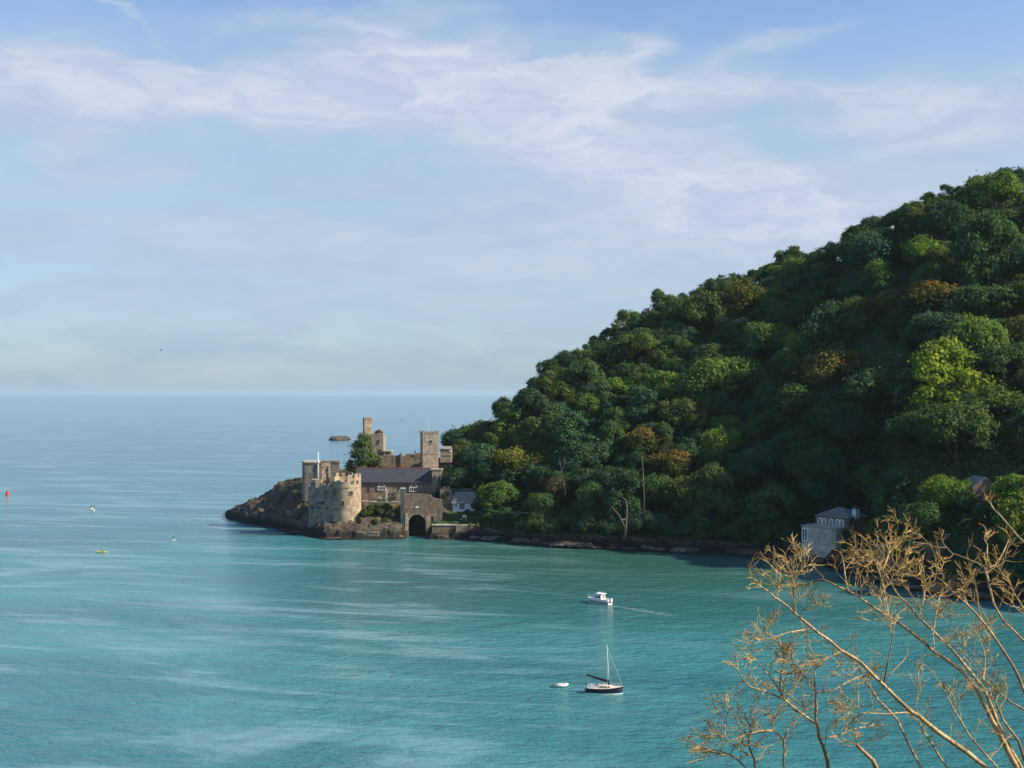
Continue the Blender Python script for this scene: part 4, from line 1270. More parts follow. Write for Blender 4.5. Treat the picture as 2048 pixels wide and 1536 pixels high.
# trees one can pick out in the photograph: bearing, top row, width in rows, style, colour, words
SAL = [
    (1890, 697, 150, 'layer', 'yellow', 'large bright yellow green tree, the brightest crown on the hillside'),
    (1765, 715, 140, 'broad', 'green', 'wide mid green tree just left of the brightest yellow tree'),
    (1455, 707, 120, 'broad', 'light', 'broad yellowish green tree in the middle of the hillside'),
    (1575, 715, 85, 'tall', 'olive', 'pale olive upright tree right of the broad yellowish tree'),
    (1345, 904, 85, '*orange', 'green', 'low tree with an orange autumn top above the shore'),
    (1283, 858, 75, '*orange', 'grey', 'tall tree with golden brown crown above the bleached dead trunk'),
    (1030, 890, 100, '*yellow', 'dark', 'dark tree with a small yellow patch at its top above the lodge'),
    (1668, 610, 55, 'multi', 'lime', 'small lime green tree with two bright heads on the upper slope'),
    (1860, 565, 95, '*orange', 'olive', 'golden orange topped tree high on the right slope'),
    (1785, 575, 70, 'multi', 'russet', 'thin russet brown tree beside the golden topped one'),
    (1845, 472, 80, 'broad', 'lime', 'lime green rounded tree near the upper skyline'),
    (1880, 492, 50, 'round', 'russet', 'small russet tree beside the lime tree near the skyline'),
    (2042, 635, 60, 'round', 'russet', 'reddish orange tree at the right edge half way up'),
    (1990, 345, 110, 'round', 'light', 'tallest tree on the skyline, pale green dome at the hilltop'),
    (1955, 560, 110, 'multi', 'green', 'green lobed tree under the tall upright trees at right'),
    (2005, 680, 100, 'broad', 'green', 'wide green crown near the right edge beside the brightest yellow tree'),
    (1405, 577, 110, 'broad', 'olive', 'olive yellow dome on the skyline where the hill steepens'),
    (1440, 595, 50, 'round', 'yellow', 'small yellow green head below the olive skyline dome'),
    (1490, 685, 70, 'tall', 'bluegreen', 'bluish green pointed tree behind the broad yellowish tree'),
    (1250, 748, 55, 'multi', 'lime', 'small lime tinted tree left of the middle of the hill'),
    (1125, 765, 60, 'round', 'olive', 'small rounded olive tree near the lower left skyline'),
    (1340, 735, 90, 'broad', 'light', 'light green wide tree left of the broad yellowish tree'),
    (1280, 790, 80, 'tall', 'bluegreen', 'tall dark bluish tree with a pointed head above the golden crown'),
    (1530, 885, 110, 'broad', 'bluegreen', 'large bluish green dome above the middle of the shore'),
    (1445, 905, 85, 'round', 'green', 'round green crown touching the orange topped tree'),
    (1455, 825, 60, 'multi', 'light', 'light green broken crown below the broad yellowish tree'),
    (1550, 985, 110, 'layer', 'green', 'green layered tree hanging over the rocks left of the boathouse'),
    (1650, 920, 110, 'layer', 'dark', 'dark spreading tree directly behind the boathouse'),
    (1780, 960, 90, 'tall', 'bluegreen', 'bluish upright tree right of the boathouse chimney'),
    (1906, 955, 78, 'round', 'lime', 'yellow green round tree left of the stone gable'),
    (2040, 938, 92, 'broad', 'lime', 'yellow green dome right of the stone gable at the picture edge'),
    (1845, 1010, 85, 'round', 'green', 'rounded green tree above the brown retaining wall'),
    (1110, 950, 70, '*dry', 'grey', 'thin greyish half bare tree above the lodge lawn'),
    (930, 848, 75, 'multi', 'dark', 'dark open crowned tree immediately right of the church tower'),
    (905, 862, 45, 'round', 'dark', 'dark low tree touching the right side of the church tower'),
    (960, 825, 70, 'multi', 'olive', 'olive branching tree at the lower end of the skyline'),
    (1000, 905, 90, 'broad', 'dark', 'dark drooping tree overhanging the lodge roof'),
    (925, 925, 80, 'broad', 'dark', 'very dark tree filling the gap beside the vestry'),
    (1180, 880, 90, 'broad', 'dark', 'deep green tree left of the golden brown crown'),
    (1700, 800, 110, 'broad', 'dark', 'deep green crown below the wide mid green tree'),
    (2010, 430, 60, 'tall', 'olive', 'upright olive tree standing above the others at upper right'),
    (1935, 430, 60, 'cone', 'olive', 'narrow pointed olive tree near the hilltop'),
]
sal_view = []
for px, pyt, wpx, sty, colr, lab in SAL:
    h = 10.0
    for _ in range(3):
        Y = solve_depth(px, pyt, h)
        sc = wpx * Y / F / 11.5
        sc = min(2.25, max(0.55, sc))
        h = (13.4 - SINK) * sc
    x = X(px, Y)
    if sty.startswith('*'):
        me = SPECIAL[sty[1:]]
    elif sty == 'cone':
        me = SPECIAL['cone']
    else:
        me = rng.choice(PROTO[sty])
    make_tree(x, Y, ground(px, Y), me, COL[colr], sc, lab, sz=sc)
    trees.append((x, Y, 5.2 * sc))
    sal_view.append((px, pyt, wpx, Y))

avoid = [(c1.x + 3, c1.y - 2, 11), (c1.x - 3, c1.y + 3, 12), (X(1968, Yw), Yw + 4, 9), (c0.x - 4, c0.y + 3, 9), (X(1830, 345), 345, 5), (X(1870, 345), 345, 5), (X(925, 471), 473, 13), (X(1040, 452), 452, 4)]
def blocks_view(px, Y, top):
    """keep the small buildings of the far shore in view"""
    for (a, b, d, zz) in ((1585, 1690, 403, 3), (1690, 1745, 384, 6), (1940, 1992, 352, 17), (893, 972, 478, 8), (1760, 1895, 345, 7)):
        if a - 26 < px < b + 26 and Y < d and Z(0, 1) is not None and top > zz:
            return True
    return False
cand = []
gR = random.Random(11)
tries = 0
fill = []
while len(fill) < 215 and tries < 90000:
    tries += 1
    px = gR.uniform(895, 2085)
    Ys = shoreY(px)
    Yr, zr = ridge(px)
    Y = Ys + 7 + (Yr + 5 - Ys - 7) * gR.random()
    if px < 985 and Y < 482:
        continue
    sc = gR.choice((0.85, 1.05, 1.25, 1.45, 1.7, 1.95))
    top_row = lambda q: HY - F * (ground(px, Y) + (13.4 - SINK) * q - CAMH) / Y
    while sc > 0.7 and top_row(sc * 1.22) < lerp_tab(SKYLINE, px - 24) + 2: sc -= 0.1
    if top_row(sc * 1.1) < lerp_tab(SKYLINE, px - 16) - 8: continue
    def hides(q):
        row, half = top_row(q * 1.2), 6.0 * q * F / Y
        return any(Y < sY and abs(px - sx) < sw * 0.42 + half * 0.75 and row < sp + sw * 0.5 for sx, sp, sw, sY in sal_view)
    while sc > 0.8 and hides(sc): sc -= 0.1
    if hides(sc):
        continue
    x = X(px, Y)
    r = 5.2 * sc
    if any((x - a) ** 2 + (Y - b) ** 2 < (0.62 * (r + q)) ** 2 for a, b, q in trees):
        continue
    if any((x - a) ** 2 + (Y - b) ** 2 < (r + q * 0.8) ** 2 for a, b, q in avoid) or blocks_view(px, Y, ground(px, Y) + 10 * sc):
        continue
    trees.append((x, Y, r))
    colr = gR.choices(('dark', 'green', 'olive', 'bluegreen', 'light', 'grey', 'russet'), (30, 28, 12, 14, 10, 6, 0.5))[0]
    fill.append((x, Y, px, sc, colr))
rk = 905.0
while rk < 2080:
    Yr, zr = ridge(rk)
    Y = Yr + gR.uniform(-7, 3)
    sc = gR.uniform(0.85, 1.15)
    while sc > 0.6 and HY - F * (ground(rk, Y) + (13.4 - SINK) * sc - CAMH) / Y < lerp_tab(SKYLINE, rk - 12) - gR.uniform(-4, 6): sc -= 0.05
    x = X(rk, Y)
    if not any((x - a) ** 2 + (Y - b) ** 2 < (0.36 * (5.2 * sc + q)) ** 2 for a, b, q in trees):
        trees.append((x, Y, 5.2 * sc))
        fill.append((x, Y, rk, sc, gR.choices(('dark', 'green', 'olive', 'grey'), (8, 7, 6, 2))[0]))
    rk += gR.uniform(18, 34)
fill = fill[-290 + len(SAL) - 6:]
size_word = lambda s: 'small' if s < 0.95 else 'medium sized' if s < 1.15 else 'large'
labs = {}
for x, Y, px, sc, colr in fill:
    row, colm = zone(px, 0, Y)
    lab = f"{size_word(sc)} {WORD[colr]} tree {row}, {colm}"
    labs[lab] = labs.get(lab, 0) + 1
for x, Y, px, sc, colr in fill:
    row, colm = zone(px, 0, Y)
    lab = f"{size_word(sc)} {WORD[colr]} tree {row}, {colm}"
    k = COL[colr]
    fl = mnoise.noise(Vector((x * 0.018, Y * 0.018, 2.0)))
    j = gR.uniform(0.85, 1.15)
    k = (k[0] * (1 + 0.35 * fl), k[1] * (1 + 0.15 * fl), k[2])
    me = gR.choice(PROTO[gR.choice(('round', 'broad', 'multi', 'layer', 'tall', 'broad', 'multi', 'round', 'layer'))])
    make_tree(x, Y, ground(px, Y), me, (k[0] * j * gR.uniform(.94, 1.06), k[1] * j, k[2] * j * gR.uniform(.9, 1.1)), sc, lab, sz=sc * gR.uniform(0.9, 1.3), group=lab.split(' tree ')[0] + ' trees ' + row + ' ' + colm)

# trees and shrubs at the castle
make_tree(X(727, 503), 503, Z(945, 503), SPECIAL['cone'], (1.25, 1.15, 1.1), 1.30, 'conical grey green evergreen standing in front of the castle keep', trunk=True, sz=1.36)
make_tree(X(697, 500), 500, 14.5, SPECIAL['bush'], (0.3, 0.4, 0.5), 0.72, 'very dark rounded holm oak left of the conical evergreen', name='holm_oak')
make_tree(X(722, 498), 498, 14.5, SPECIAL['bush'], (0.35, 0.5, 0.5), 0.6, 'dark evergreen bush under the conical evergreen', name='bush', cat='bush', trunk=False)
make_tree(X(786, 514), 514, 21, SPECIAL['bush'], (0.45, 0.55, 0.6), 0.55, 'dark hedge plant behind the curtain wall beside the pale hut', name='bush', cat='bush', trunk=False)
make_tree(X(817, 516), 516, 20.5, SPECIAL['bush'], (0.4, 0.5, 0.6), 0.52, 'dark bush showing over the middle of the curtain wall', name='bush', cat='bush', trunk=False)
make_tree(X(840, 514), 514, 22, SPECIAL['bush'], (0.4, 0.5, 0.6), 0.62, 'dark bush against the left side of the church tower', name='bush', cat='bush', trunk=False)
make_tree(X(757, Yk + 3), Yk + 3, Z(871, Yk) - 1.0, SPECIAL['bush'], (2.6, 0.5, 0.8), 0.24, 'dark reddish weeds growing on the corner of the keep roof', name='plant', cat='plant', trunk=False)
make_tree(X(686, 476), 476, 16.5, SPECIAL['bush'], (1.0, 1.0, 0.8), 0.42, 'green growth on the bank behind the round tower battlements', name='bush', cat='bush', trunk=False)
make_tree(X(700, 479), 479, 17.0, SPECIAL['bush'], (1.2, 1.1, 0.8), 0.4, 'olive bush between the round tower and the church roof', name='bush', cat='bush', trunk=False)
for i, (px, Y, z, s, cl, lab) in enumerate((
        (733, 463, 7.0, .34, (1.1, 1.0, .7), 'green shrub at the foot of the round tower'), (745, 464.5, 8.5, .36, (0.9, 1.0, .7), 'leafy shrub in the middle of the castle garden bank'),
        (760, 464, 7.6, .32, (1.2, 1.0, .8), 'olive shrub on the castle garden bank under the arched lower window'), (775, 465.5, 8.5, .34, (.8, .85, .7), 'dark shrub on the garden bank left of the ruined wall'),
        (752, 460.5, 4.4, .26, (1.3, 1.05, .7), 'small yellowish shrub low on the castle garden bank'), (787, 463, 6.4, .3, (1.0, .9, .8), 'brownish shrub beside the masonry pier'),
        (770, 460.8, 4.6, .25, (.9, .9, .7), 'small dark shrub low on the bank above the ledge'), (888, 473.5, 12.5, .33, (1.0, .85, .8), 'ragged shrub on top of the stepped bank wall'),
        (897, 475, 13, .4, (.8, .9, .8), 'ivy shrub behind the stepped bank wall'), (960, 470, 7.5, .55, (.8, 1.0, .9), 'leafy shrub at the right end of the lodge'),
        (975, 462, 5.0, .6, (.7, .9, .8), 'dark shrub right of the lodge lawn'), (1000, 457, 4.0, .6, (.7, .9, .9), 'dark shrub over the rocks right of the quay'))):
    make_tree(X(px, Y), Y, z - 2.2 * s, SPECIAL['bush'], cl, s, lab, name='shrub', cat='shrub', trunk=False)
# lawn below the lodge: short turf, one sheet of ground
lv, lf_ = [], []
for i in range(13):
    for j in range(7):
        px = 872 + (952 - 872) * i / 12
        Y = 457 + (471.2 - 457) * j / 6
        z = 4.6 + (8.9 - 4.6) * j / 6 + 0.15 * mnoise.noise(Vector((px * .1, Y * .2, 0)))
        if px < 884 and Y > 461: z = min(z, 6)
        lv.append((X(px, Y), Y, z))
for i in range(12):
    for j in range(6):
        a = i * 7 + j
        lf_.append((a, a + 7, a + 8, a + 1))
M['turf'] = plain('turf', (0.035, 0.07, 0.02), 0.95, 0.1, 0.35, 1.4)
tag(MB().add(lv, lf_).build('lawn', M['turf'], smooth=True), kind='structure')

# shrubs along the wooded shore
SH = random.Random(5)
n = 0
px = 1012
while px < 2070:
    Y = shoreY(px) + SH.uniform(4.5, 9.5)
    s = SH.uniform(0.38, 0.72)
    if not blocks_view(px, Y, ground(px, Y) + 9 * s + 1):
        colr = SH.choice(('dark', 'green', 'bluegreen', 'olive'))
        row, colm = zone(px, 0, Y)
        lab = f"{WORD[colr]} shrub at the foot of the wood, {colm}"
        make_tree(X(px, Y), Y, ground(px, Y) - 2.3 * s, SPECIAL['bush'], COL[colr], s, lab, name='shrub', cat='shrub', trunk=False, group=lab.replace('shrub', 'shrubs'))
    px += SH.uniform(9, 22)
for px, Y, s, colr, lab in ((1683, 389, .42, 'green', 'leafy bush against the boathouse between its two blocks'), (1709, 383, .3, 'dark', 'dark bush under the boathouse side wall'),
                            (1757, 380, .45, 'bluegreen', 'bluish bush right of the boathouse'), (1790, 352, .42, 'light', 'light green sloping bush above the retaining wall'),
                            (1825, 351, .46, 'light', 'light green hedge bush along the top of the retaining wall'), (1925, 350, .6, 'dark', 'dark bush right of the stone post'),
                            (1985, 343, .5, 'green', 'green bush below the stone gable')):
    make_tree(X(px, Y), Y, ground(px, Y) + 1.0, SPECIAL['bush'], COL[colr], s, lab, name='bush', cat='bush', trunk=False)

# woodland undergrowth between the trunks
g = np.random.default_rng(3)
pos = []
while len(pos) < 60000:
    px = g.uniform(905, 2300)
    Ys = shoreY(px)
    Yr, _ = ridge(px)
    Y = Ys + 6 + (Yr + 10 - Ys - 6) * g.random()
    if px < 985 and Y < 480: continue
    if 1590 < px < 1750 and Y < 404: continue
    if 1755 < px < 1895 and Y < 350: continue
    if 1940 < px < 1995 and 349 < Y < 362: continue
    pos.append((X(px, Y), Y, ground(px, Y) + abs(g.normal(0.2, 1.1))))
pos = np.array(pos)
V, Q = cards(g, pos, np.tile(np.array([-0.1, -0.6, 0.8]), (len(pos), 1)), np.full(len(pos), 0.8))
ug = bpy.data.objects.new('undergrowth', np_mesh('undergrowth', V, Q, M['leaf']))
ug.color = (0.8, 0.85, 0.8, 1)
C.objects.link(ug)
tag(ug, 'dense dark undergrowth covering the woodland floor', 'undergrowth', kind='stuff')

# the wood going on to the right, beyond what the photograph frames
pos, nr_ = [], []
g2 = random.Random(21)
allV, allQ, base = [], [], 0
bb = [np.array([v.co[:] for v in PROTO[s][0].vertices]) for s in ('round', 'broad')]
for k in range(110):
    px = g2.uniform(2100, 2750)
    Ys = shoreY(px); Yr, _ = ridge(px)
    Y = Ys + 8 + (Yr - Ys - 8) * g2.random()
    a = g2.uniform(0, 6.28)
    rot = np.array([[math.cos(a), -math.sin(a), 0], [math.sin(a), math.cos(a), 0], [0, 0, 1]])
    src = bb[k % 2].reshape(-1, 4, 3)[::3].reshape(-1, 3) @ rot.T * 1.25
    allV.append(src + np.array([X(px, Y), Y, ground(px, Y) - 1]))
V = np.concatenate(allV)
wl = bpy.data.objects.new('woodland', np_mesh('woodland', V, np.arange(len(V)).reshape(-1, 4), M['leaf']))
C.objects.link(wl)
tag(wl, 'wood continuing along the hill to the right', 'woodland', kind='stuff')

# dead trees and fallen wood
def dead(name, label, paths, cat='dead tree', mat='dead_wood'):
    base = paths[0][0][0]
    r = thing(name, label, cat, tuple(base))
    MB().tube([p for p, _ in paths[0]], [q * .8 for _, q in paths[0]], 8).build('trunk', M[mat], r, smooth=True)
    for pth in paths[1:]:
        MB().tube([p for p, _ in pth], [q for _, q in pth], 6).build('branch', M[mat], r, smooth=True)
Yd = 421
dead('dead_tree', 'bleached bare dead trunk standing on the shore rocks', [
    [(P(1249, 1078, Yd), .55), (P(1252, 1050, Yd), .42), (P(1254, 1020, Yd), .36), (P(1252, 1000, Yd), .28), (P(1243, 994, Yd), .14)],
    [(P(1252, 1038, Yd), .22), (P(1240, 1040, Yd - .5), .16), (P(1231, 1046, Yd - .6), .07)],
    [(P(1250, 1056, Yd), .3), (P(1238, 1030, Yd - 1), .22), (P(1222, 1012, Yd - 1.5), .1)]])
dead('bare_tree', 'thin pale bare stem leaning above the half bare grey tree', [
    [(P(1131, 990, 440), .24), (P(1127, 960, 440), .18), (P(1122, 935, 440), .12), (P(1119, 916, 440), .06)],
    [(P(1125, 948, 440), .15), (P(1128, 930, 440), .1), (P(1131, 918, 440), .05)],
    [(P(1121, 932, 440), .12), (P(1116, 920, 440), .05)]])
dead('fallen_trunk', 'long pale fallen trunk lying above the shore rocks', [
    [(P(1036, 1024, 441), .28), (P(1062, 1028, 440), .34), (P(1090, 1032, 439), .36), (P(1102, 1034, 438), .3)],
    [(P(1090, 1032, 439), .16), (P(1100, 1040, 438), .1)]], 'fallen trunk')
dead('pale_trunk_tree', 'tall slim pale trunk under the golden brown crown', [
    [(P(1289, 1030, 420), .25), (P(1288, 985, 421), .2), (P(1286, 940, 423), .17), (P(1283, 905, 425), .1)]], 'tree trunk')

# ------------------------------------------------------------------ shore rocks
def rock(px, py, w, h, label, col=(1, 1, 1), dY=0.0, lean=0.0, seed=0, group=None, depth=None):
    Y = YW(py) + dY
    x = X(px, Y)
    bm = bmesh.new()
    bmesh.ops.create_icosphere(bm, subdivisions=3, radius=1.0)
    q = Vector((seed * 3.7, seed * 1.3, 0))
    for v in bm.verts:
        d = v.co.normalized()
        k = 1 + 0.32 * mnoise.noise(d * 1.6 + q) + 0.14 * mnoise.noise(d * 4.1 + q)
        c = d * k
        c.z = max(-0.6, min(c.z, 0.75 + 0.12 * mnoise.noise(d * 3 + q)))
        v.co = Vector((c.x * w / 2, c.y * (depth or w * 0.35), c.z * h + c.x * lean))
    me = bpy.data.meshes.new('rock')
    bm.to_mesh(me)
    bm.free()
    me.materials.append(M['rock'])
    o = bpy.data.objects.new('rock', me)
    C.objects.link(o)
    o.location = (x, Y, 0.1)
    o.rotation_euler = (0, 0, seed * 0.7 % 0.6 - 0.3)
    o.color = (*col, 1)
    tag(o, label, 'rock', group)
    return o
rock(668, 1078, 11, 1.0, 'flat pale brown slab at the waterline under the round tower', (2.0, 1.5, 1.1), 1.0, 0, 1)
rock(566, 1062, 5.0, .8, 'low dark reef left of the round tower just clear of the water', (.7, .7, .7), 0, 0, 2)
rock(470, 1040, 4.5, 1.0, 'dark outermost rock at the tip of the headland', (.5, .5, .5), 0, 0, 3)
rock(590, 1069, 8, 1.2, 'jagged dark rock below the bastion corner', (.6, .6, .6), 2, 0, 4)
rock(1242, 1097, 17, 2.0, 'long tilted reddish slab below the bleached dead trunk', (2.3, 1.6, 1.2), 2.5, .06, 5)
rock(1195, 1099, 7, 1.2, 'broken pale rock left of the long tilted slab', (1.9, 1.5, 1.2), 2, 0, 6)
rock(1125, 1093, 10, 1.4, 'flat grey ledge at the waterline below the half bare tree', (1.2, 1.1, 1.0), 2, 0, 7)
rock(1375, 1107, 11, 1.3, 'flat brown ledge at the waterline under the orange topped tree', (1.3, 1.1, .95), 2, 0, 8)
rock(1020, 1083, 9, 3.0, 'dark boulder just right of the quay wall', (.7, .7, .7), 4, 0, 9)
rock(2020, 1188, 19, 5.0, 'big sloping brown rock at the right edge of the shore', (1.5, 1.15, .95), 6, .2, 10)
rock(1930, 1186, 10, 2.4, 'grey rock beside the big sloping rock on the right shore', (1.0, .95, .9), 3, .05, 11)
rock(1815, 1160, 14, 2.6, 'purplish grey slab in front of the retaining wall', (1.7, 1.35, 1.3), 6, .03, 12)
rock(1628, 1130, 8, 2.4, 'pale rock plinth under the boathouse corner', (1.5, 1.3, 1.15), 3, 0, 13)
rs = random.Random(9)
for i, px in enumerate((690, 705, 730, 770, 785, 800, 862, 880, 950, 980, 1050, 1085, 1160, 1290, 1320, 1345, 1420, 1450, 1480, 1510, 1540, 1575, 1600, 1660, 1690, 1720, 1760, 1850, 1890, 1970)):
    lab = 'dark wet boulder at the waterline below the castle walls' if px < 960 else 'dark weathered boulder at the waterline below the wood'
    rock(px, lerp_tab(SHORE_ROW, px), rs.uniform(2.5, 7), rs.uniform(.8, 2.4), lab, (rs.uniform(.6, 1.2),) * 3, rs.uniform(1, 4), rs.uniform(-.1, .1), 20 + i,
         'boulders below the castle' if px < 960 else 'boulders below the wood')
px, i = 955.0, 60
while px < 2070:
    w_ = rs.choice((2.5, 3.5, 4.5, 6, 8, 10))
    rock(px, lerp_tab(SHORE_ROW, px), w_, w_ * rs.uniform(.16, .36), 'dark weathered boulder at the waterline below the wood', (rs.uniform(.7, 1.7),) * 3, rs.uniform(0.5, 6), rs.uniform(-.18, .18), i, 'boulders below the wood')
    px += rs.uniform(6, 22)
    i += 1
# islet out at sea
Yi = YW(880)
isl = rock(681, 880, 22, 6.2, 'low rocky islet far out at sea left of the castle keep', (.8, .8, .85), 0, 0, 31, depth=20)
isl.name = 'islet'
isl['category'] = 'islet'

# ------------------------------------------------------------------ people (small figures, one continuous body each)
def person(loc, joints, bones, label, cloth, head_at, hs=0.115, rz=0.0):
    root = thing('person', label, 'person', loc, rz=rz)
    me = bpy.data.meshes.new('body')
    me.from_pydata([j[0] for j in joints], bones, [])
    me.materials.append(M[cloth])
    o = bpy.data.objects.new('body', me)
    C.objects.link(o)
    o.parent = root
    sk = o.modifiers.new('skin', 'SKIN')
    for i, j in enumerate(joints):
        me.skin_vertices[0].data[i].radius = (j[1], j[1])
    me.skin_vertices[0].data[0].use_root = True
    ss = o.modifiers.new('sub', 'SUBSURF')
    ss.levels = ss.render_levels = 1
    MB().ball(head_at, (hs * .8, hs * .9, hs * 1.1), 12, 8).build('head', M['skin'], root, smooth=True, local=True)
    MB().ball((head_at[0], head_at[1] + .02, head_at[2] + .03), (hs * .86, hs * .95, hs * 1.05), 12, 5).build('hair', M['hair'], root, smooth=True, local=True)
    return root
STAND = ([((0, 0, .95), .16), ((0, 0, 1.2), .15), ((0, 0, 1.42), .15), ((0, 0, 1.55), .06), ((.2, 0, 1.42), .06), ((.3, -.12, 1.18), .05), ((.22, -.34, 1.1), .04),
          ((-.2, 0, 1.42), .06), ((-.3, -.1, 1.2), .05), ((-.1, -.34, 1.25), .04), ((.11, 0, .88), .11), ((.14, -.05, .48), .075), ((.14, 0, .06), .055), ((-.11, 0, .88), .11),
          ((-.14, -.05, .48), .075), ((-.14, 0, .06), .055), ((.14, -.16, .04), .04), ((-.14, -.16, .04), .04)],
         [(0, 1), (1, 2), (2, 3), (2, 4), (4, 5), (5, 6), (2, 7), (7, 8), (8, 9), (0, 10), (10, 11), (11, 12), (0, 13), (13, 14), (14, 15), (12, 16), (15, 17)])
SIT = ([((0, 0, .14), .17), ((0, .02, .4), .16), ((0, .02, .62), .15), ((0, 0, .76), .06), ((.2, 0, .62), .06), ((.32, -.15, .45), .05), ((.3, -.4, .5), .04),
        ((-.2, 0, .62), .06), ((-.32, -.15, .45), .05), ((-.3, -.4, .45), .04), ((.11, -.1, .13), .11), ((.15, -.5, .25), .075), ((.13, -.85, .1), .055),
        ((-.11, -.1, .13), .11), ((-.15, -.5, .25), .075), ((-.13, -.85, .1), .055)],
       [(0, 1), (1, 2), (2, 3), (2, 4), (4, 5), (5, 6), (2, 7), (7, 8), (8, 9), (0, 10), (10, 11), (11, 12), (0, 13), (13, 14), (14, 15)])

# ------------------------------------------------------------------ boats
def loft(secs, closed_top=True):
    """secs: list of rings (same length) along the boat; returns verts, faces with end caps"""
    n = len(secs[0])
    vs = [p for s in secs for p in s]
    fs = []
    for i in range(len(secs) - 1):
        for k in range(n - 1):
            fs.append((i * n + k, (i + 1) * n + k, (i + 1) * n + k + 1, i * n + k + 1))
    fs.append(tuple(range(n)))
    fs.append(tuple((len(secs) - 1) * n + k for k in range(n - 1, -1, -1)))
    return vs, fs
def hull_secs(L, beam, free_b, free_s, draft, bow_rake, n=12, transom=0.7):
    """bow at +x; each section runs from the port gunwale round the keel to starboard"""
    out = []
    for i in range(n + 1):
        t = i / n
        x = -L / 2 + L * t
        b = beam / 2 * (transom + (1 - transom) * math.sin(min(1, t / 0.55) * math.pi / 2)) if t < 0.55 else beam / 2 * max(0.02, 1 - ((t - 0.55) / 0.45) ** 2.2)
        sheer = free_s + (free_b - free_s) * t ** 1.7 - 0.10 * math.sin(math.pi * t)
        d = -draft * (0.6 + 0.4 * math.sin(math.pi * min(1, t * 1.1))) if t < 0.93 else -draft * 0.4
        xr = x + bow_rake * max(0, t - 0.6) / 0.4
        out.append([(xr, b, sheer), (xr - bow_rake * max(0, t - .6) * .4, b * .96, sheer * .45), (x, b * .72, d * .55), (x, 0, d), (x, -b * .72, d * .55), (xr - bow_rake * max(0, t - .6) * .4, -b * .96, sheer * .45), (xr, -b, sheer)])
    return out
def boat_root(name, label, cat, px, py, rz):
    Y = YW(py)
    return thing(name, label, cat, (X(px, Y), Y, 0.0), rz=R(rz))

# navy sailing yacht
yt = boat_root('sailing_yacht', 'navy hulled sailing yacht with bare mast and furled dark sail', 'sailing boat', 1207, 1386, -6)
L_ = 6.5
hs_ = hull_secs(L_, 2.2, 1.30, 0.97, 0.45, 0.35)
vs, fs = loft(hs_)
MB().add(vs, fs[:-2] + fs[-2:]).build('hull', M['navy'], yt, local=True)
dk = [[(s[0][0], s[0][1] * .97, s[0][2] + .02), (s[0][0], s[0][1] * .9, s[0][2] + .05), (s[0][0], 0, s[0][2] + .07), (s[0][0], -s[0][1] * .9, s[0][2] + .05), (s[0][0], -s[0][1] * .97, s[0][2] + .02)] for s in hs_]
vs, fs = loft(dk)
MB().add(vs, fs).build('deck', M['cream'], yt, local=True)
wl_ = [[(s[1][0], s[1][1] * 1.012, .14), (s[1][0], s[1][1] * 1.0, .02), (s[1][0], 0, .02), (s[1][0], -s[1][1] * 1.0, .02), (s[1][0], -s[1][1] * 1.012, .14)] for s in hull_secs(L_, 2.2, 1.05, .72, .45, .35)]
vs, fs = loft(wl_)
MB().add(vs, fs).build('boot_top', M['white_paint'], yt, local=True)
cab = [[(x, w, .78), (x, w * .9, .78 + h), (x, 0, .84 + h), (x, -w * .9, .78 + h), (x, -w, .78)] for x, w, h in ((-.9, .72, .44), (.2, .74, .5), (1.2, .6, .42), (1.9, .36, .2))]
vs, fs = loft(cab)
cb = MB().add(vs, fs).build('cabin', M['cream'], yt, local=True)
for x in (-.6, .1, .75):
    for sgn in (-1, 1):
        MB().box(x, x + .45, sgn * .71 - .03, sgn * .71 + .03, .93, 1.13).build('window', M['dark_void'], cb, local=True)
MB().prism([(-2.9, -.62), (-1.0, -.66), (-1.0, .66), (-2.9, .62)], .72, .80).build('cockpit', M['teak'], yt, local=True)
cm = MB().box(-2.9, -.95, .62, .74, .74, 1.05).box(-2.9, -.95, -.74, -.62, .74, 1.05).box(-3.0, -2.9, -.7, .7, .74, 1.0)
cm.build('coaming', M['white_paint'], yt, local=True)
MB().tube([(.95, 0, 1.2), (.85, 0, 4.5), (.62, 0, 8.6)], [.085, .08, .05], 8).build('mast', M['metal'], yt, smooth=True, local=True)
bmo = MB().tube([(.85, 0, 1.75), (-1.0, 0.2, 2.15), (-3.1, .45, 2.75)], [.10, .09, .07], 8).build('boom', M['metal'], yt, smooth=True, local=True)
MB().tube([(.9, 0, 1.85), (.6, 0.02, 2.0), (-.8, .18, 2.3), (-2.2, .34, 2.66), (-3.1, .45, 2.92)], [.2, .26, .22, .18, .12], 10).build('sail_cover', M['sail_cover'], bmo, smooth=True, local=True)
MB().tube([(.98, 0, 1.15), (.9, 0, 2.2)], [.17, .13], 8).build('mast_boot', M['sail_cover'], yt, local=True)
rg = MB()
for p, q in (((.65, 0, 8.3), (3.5, 0, 1.1)), ((.62, 0, 8.5), (-3.2, 0, .85)), ((.75, 0, 6.2), (.8, 1.0, .85)), ((.75, 0, 6.2), (.8, -1.0, .85)), ((-3.1, .45, 2.75), (-2.6, .1, .85))):
    rg.tube([p, q], .018, 4)
rg.build('rigging', M['metal'], yt, local=True)
rl = MB()
for sgn in (-1, 1):
    pts = [(s[0][0], sgn * s[0][1] * .93, s[0][2] + .55) for s in hs_[1:12:2]]
    rl.tube(pts, .02, 4)
    for s in hs_[1:12:2]:
        rl.tube([(s[0][0], sgn * s[0][1] * .93, s[0][2]), (s[0][0], sgn * s[0][1] * .93, s[0][2] + .57)], .02, 4)
rl.build('guard_rail', M['metal'], yt, local=True)
MB().box(-2.3, -2.1, -.25, .25, .8, 1.35).ball((-1.7, .3, 1.15), (.28, .24, .2)).build('tiller_gear', M['white_paint'], yt, local=True)
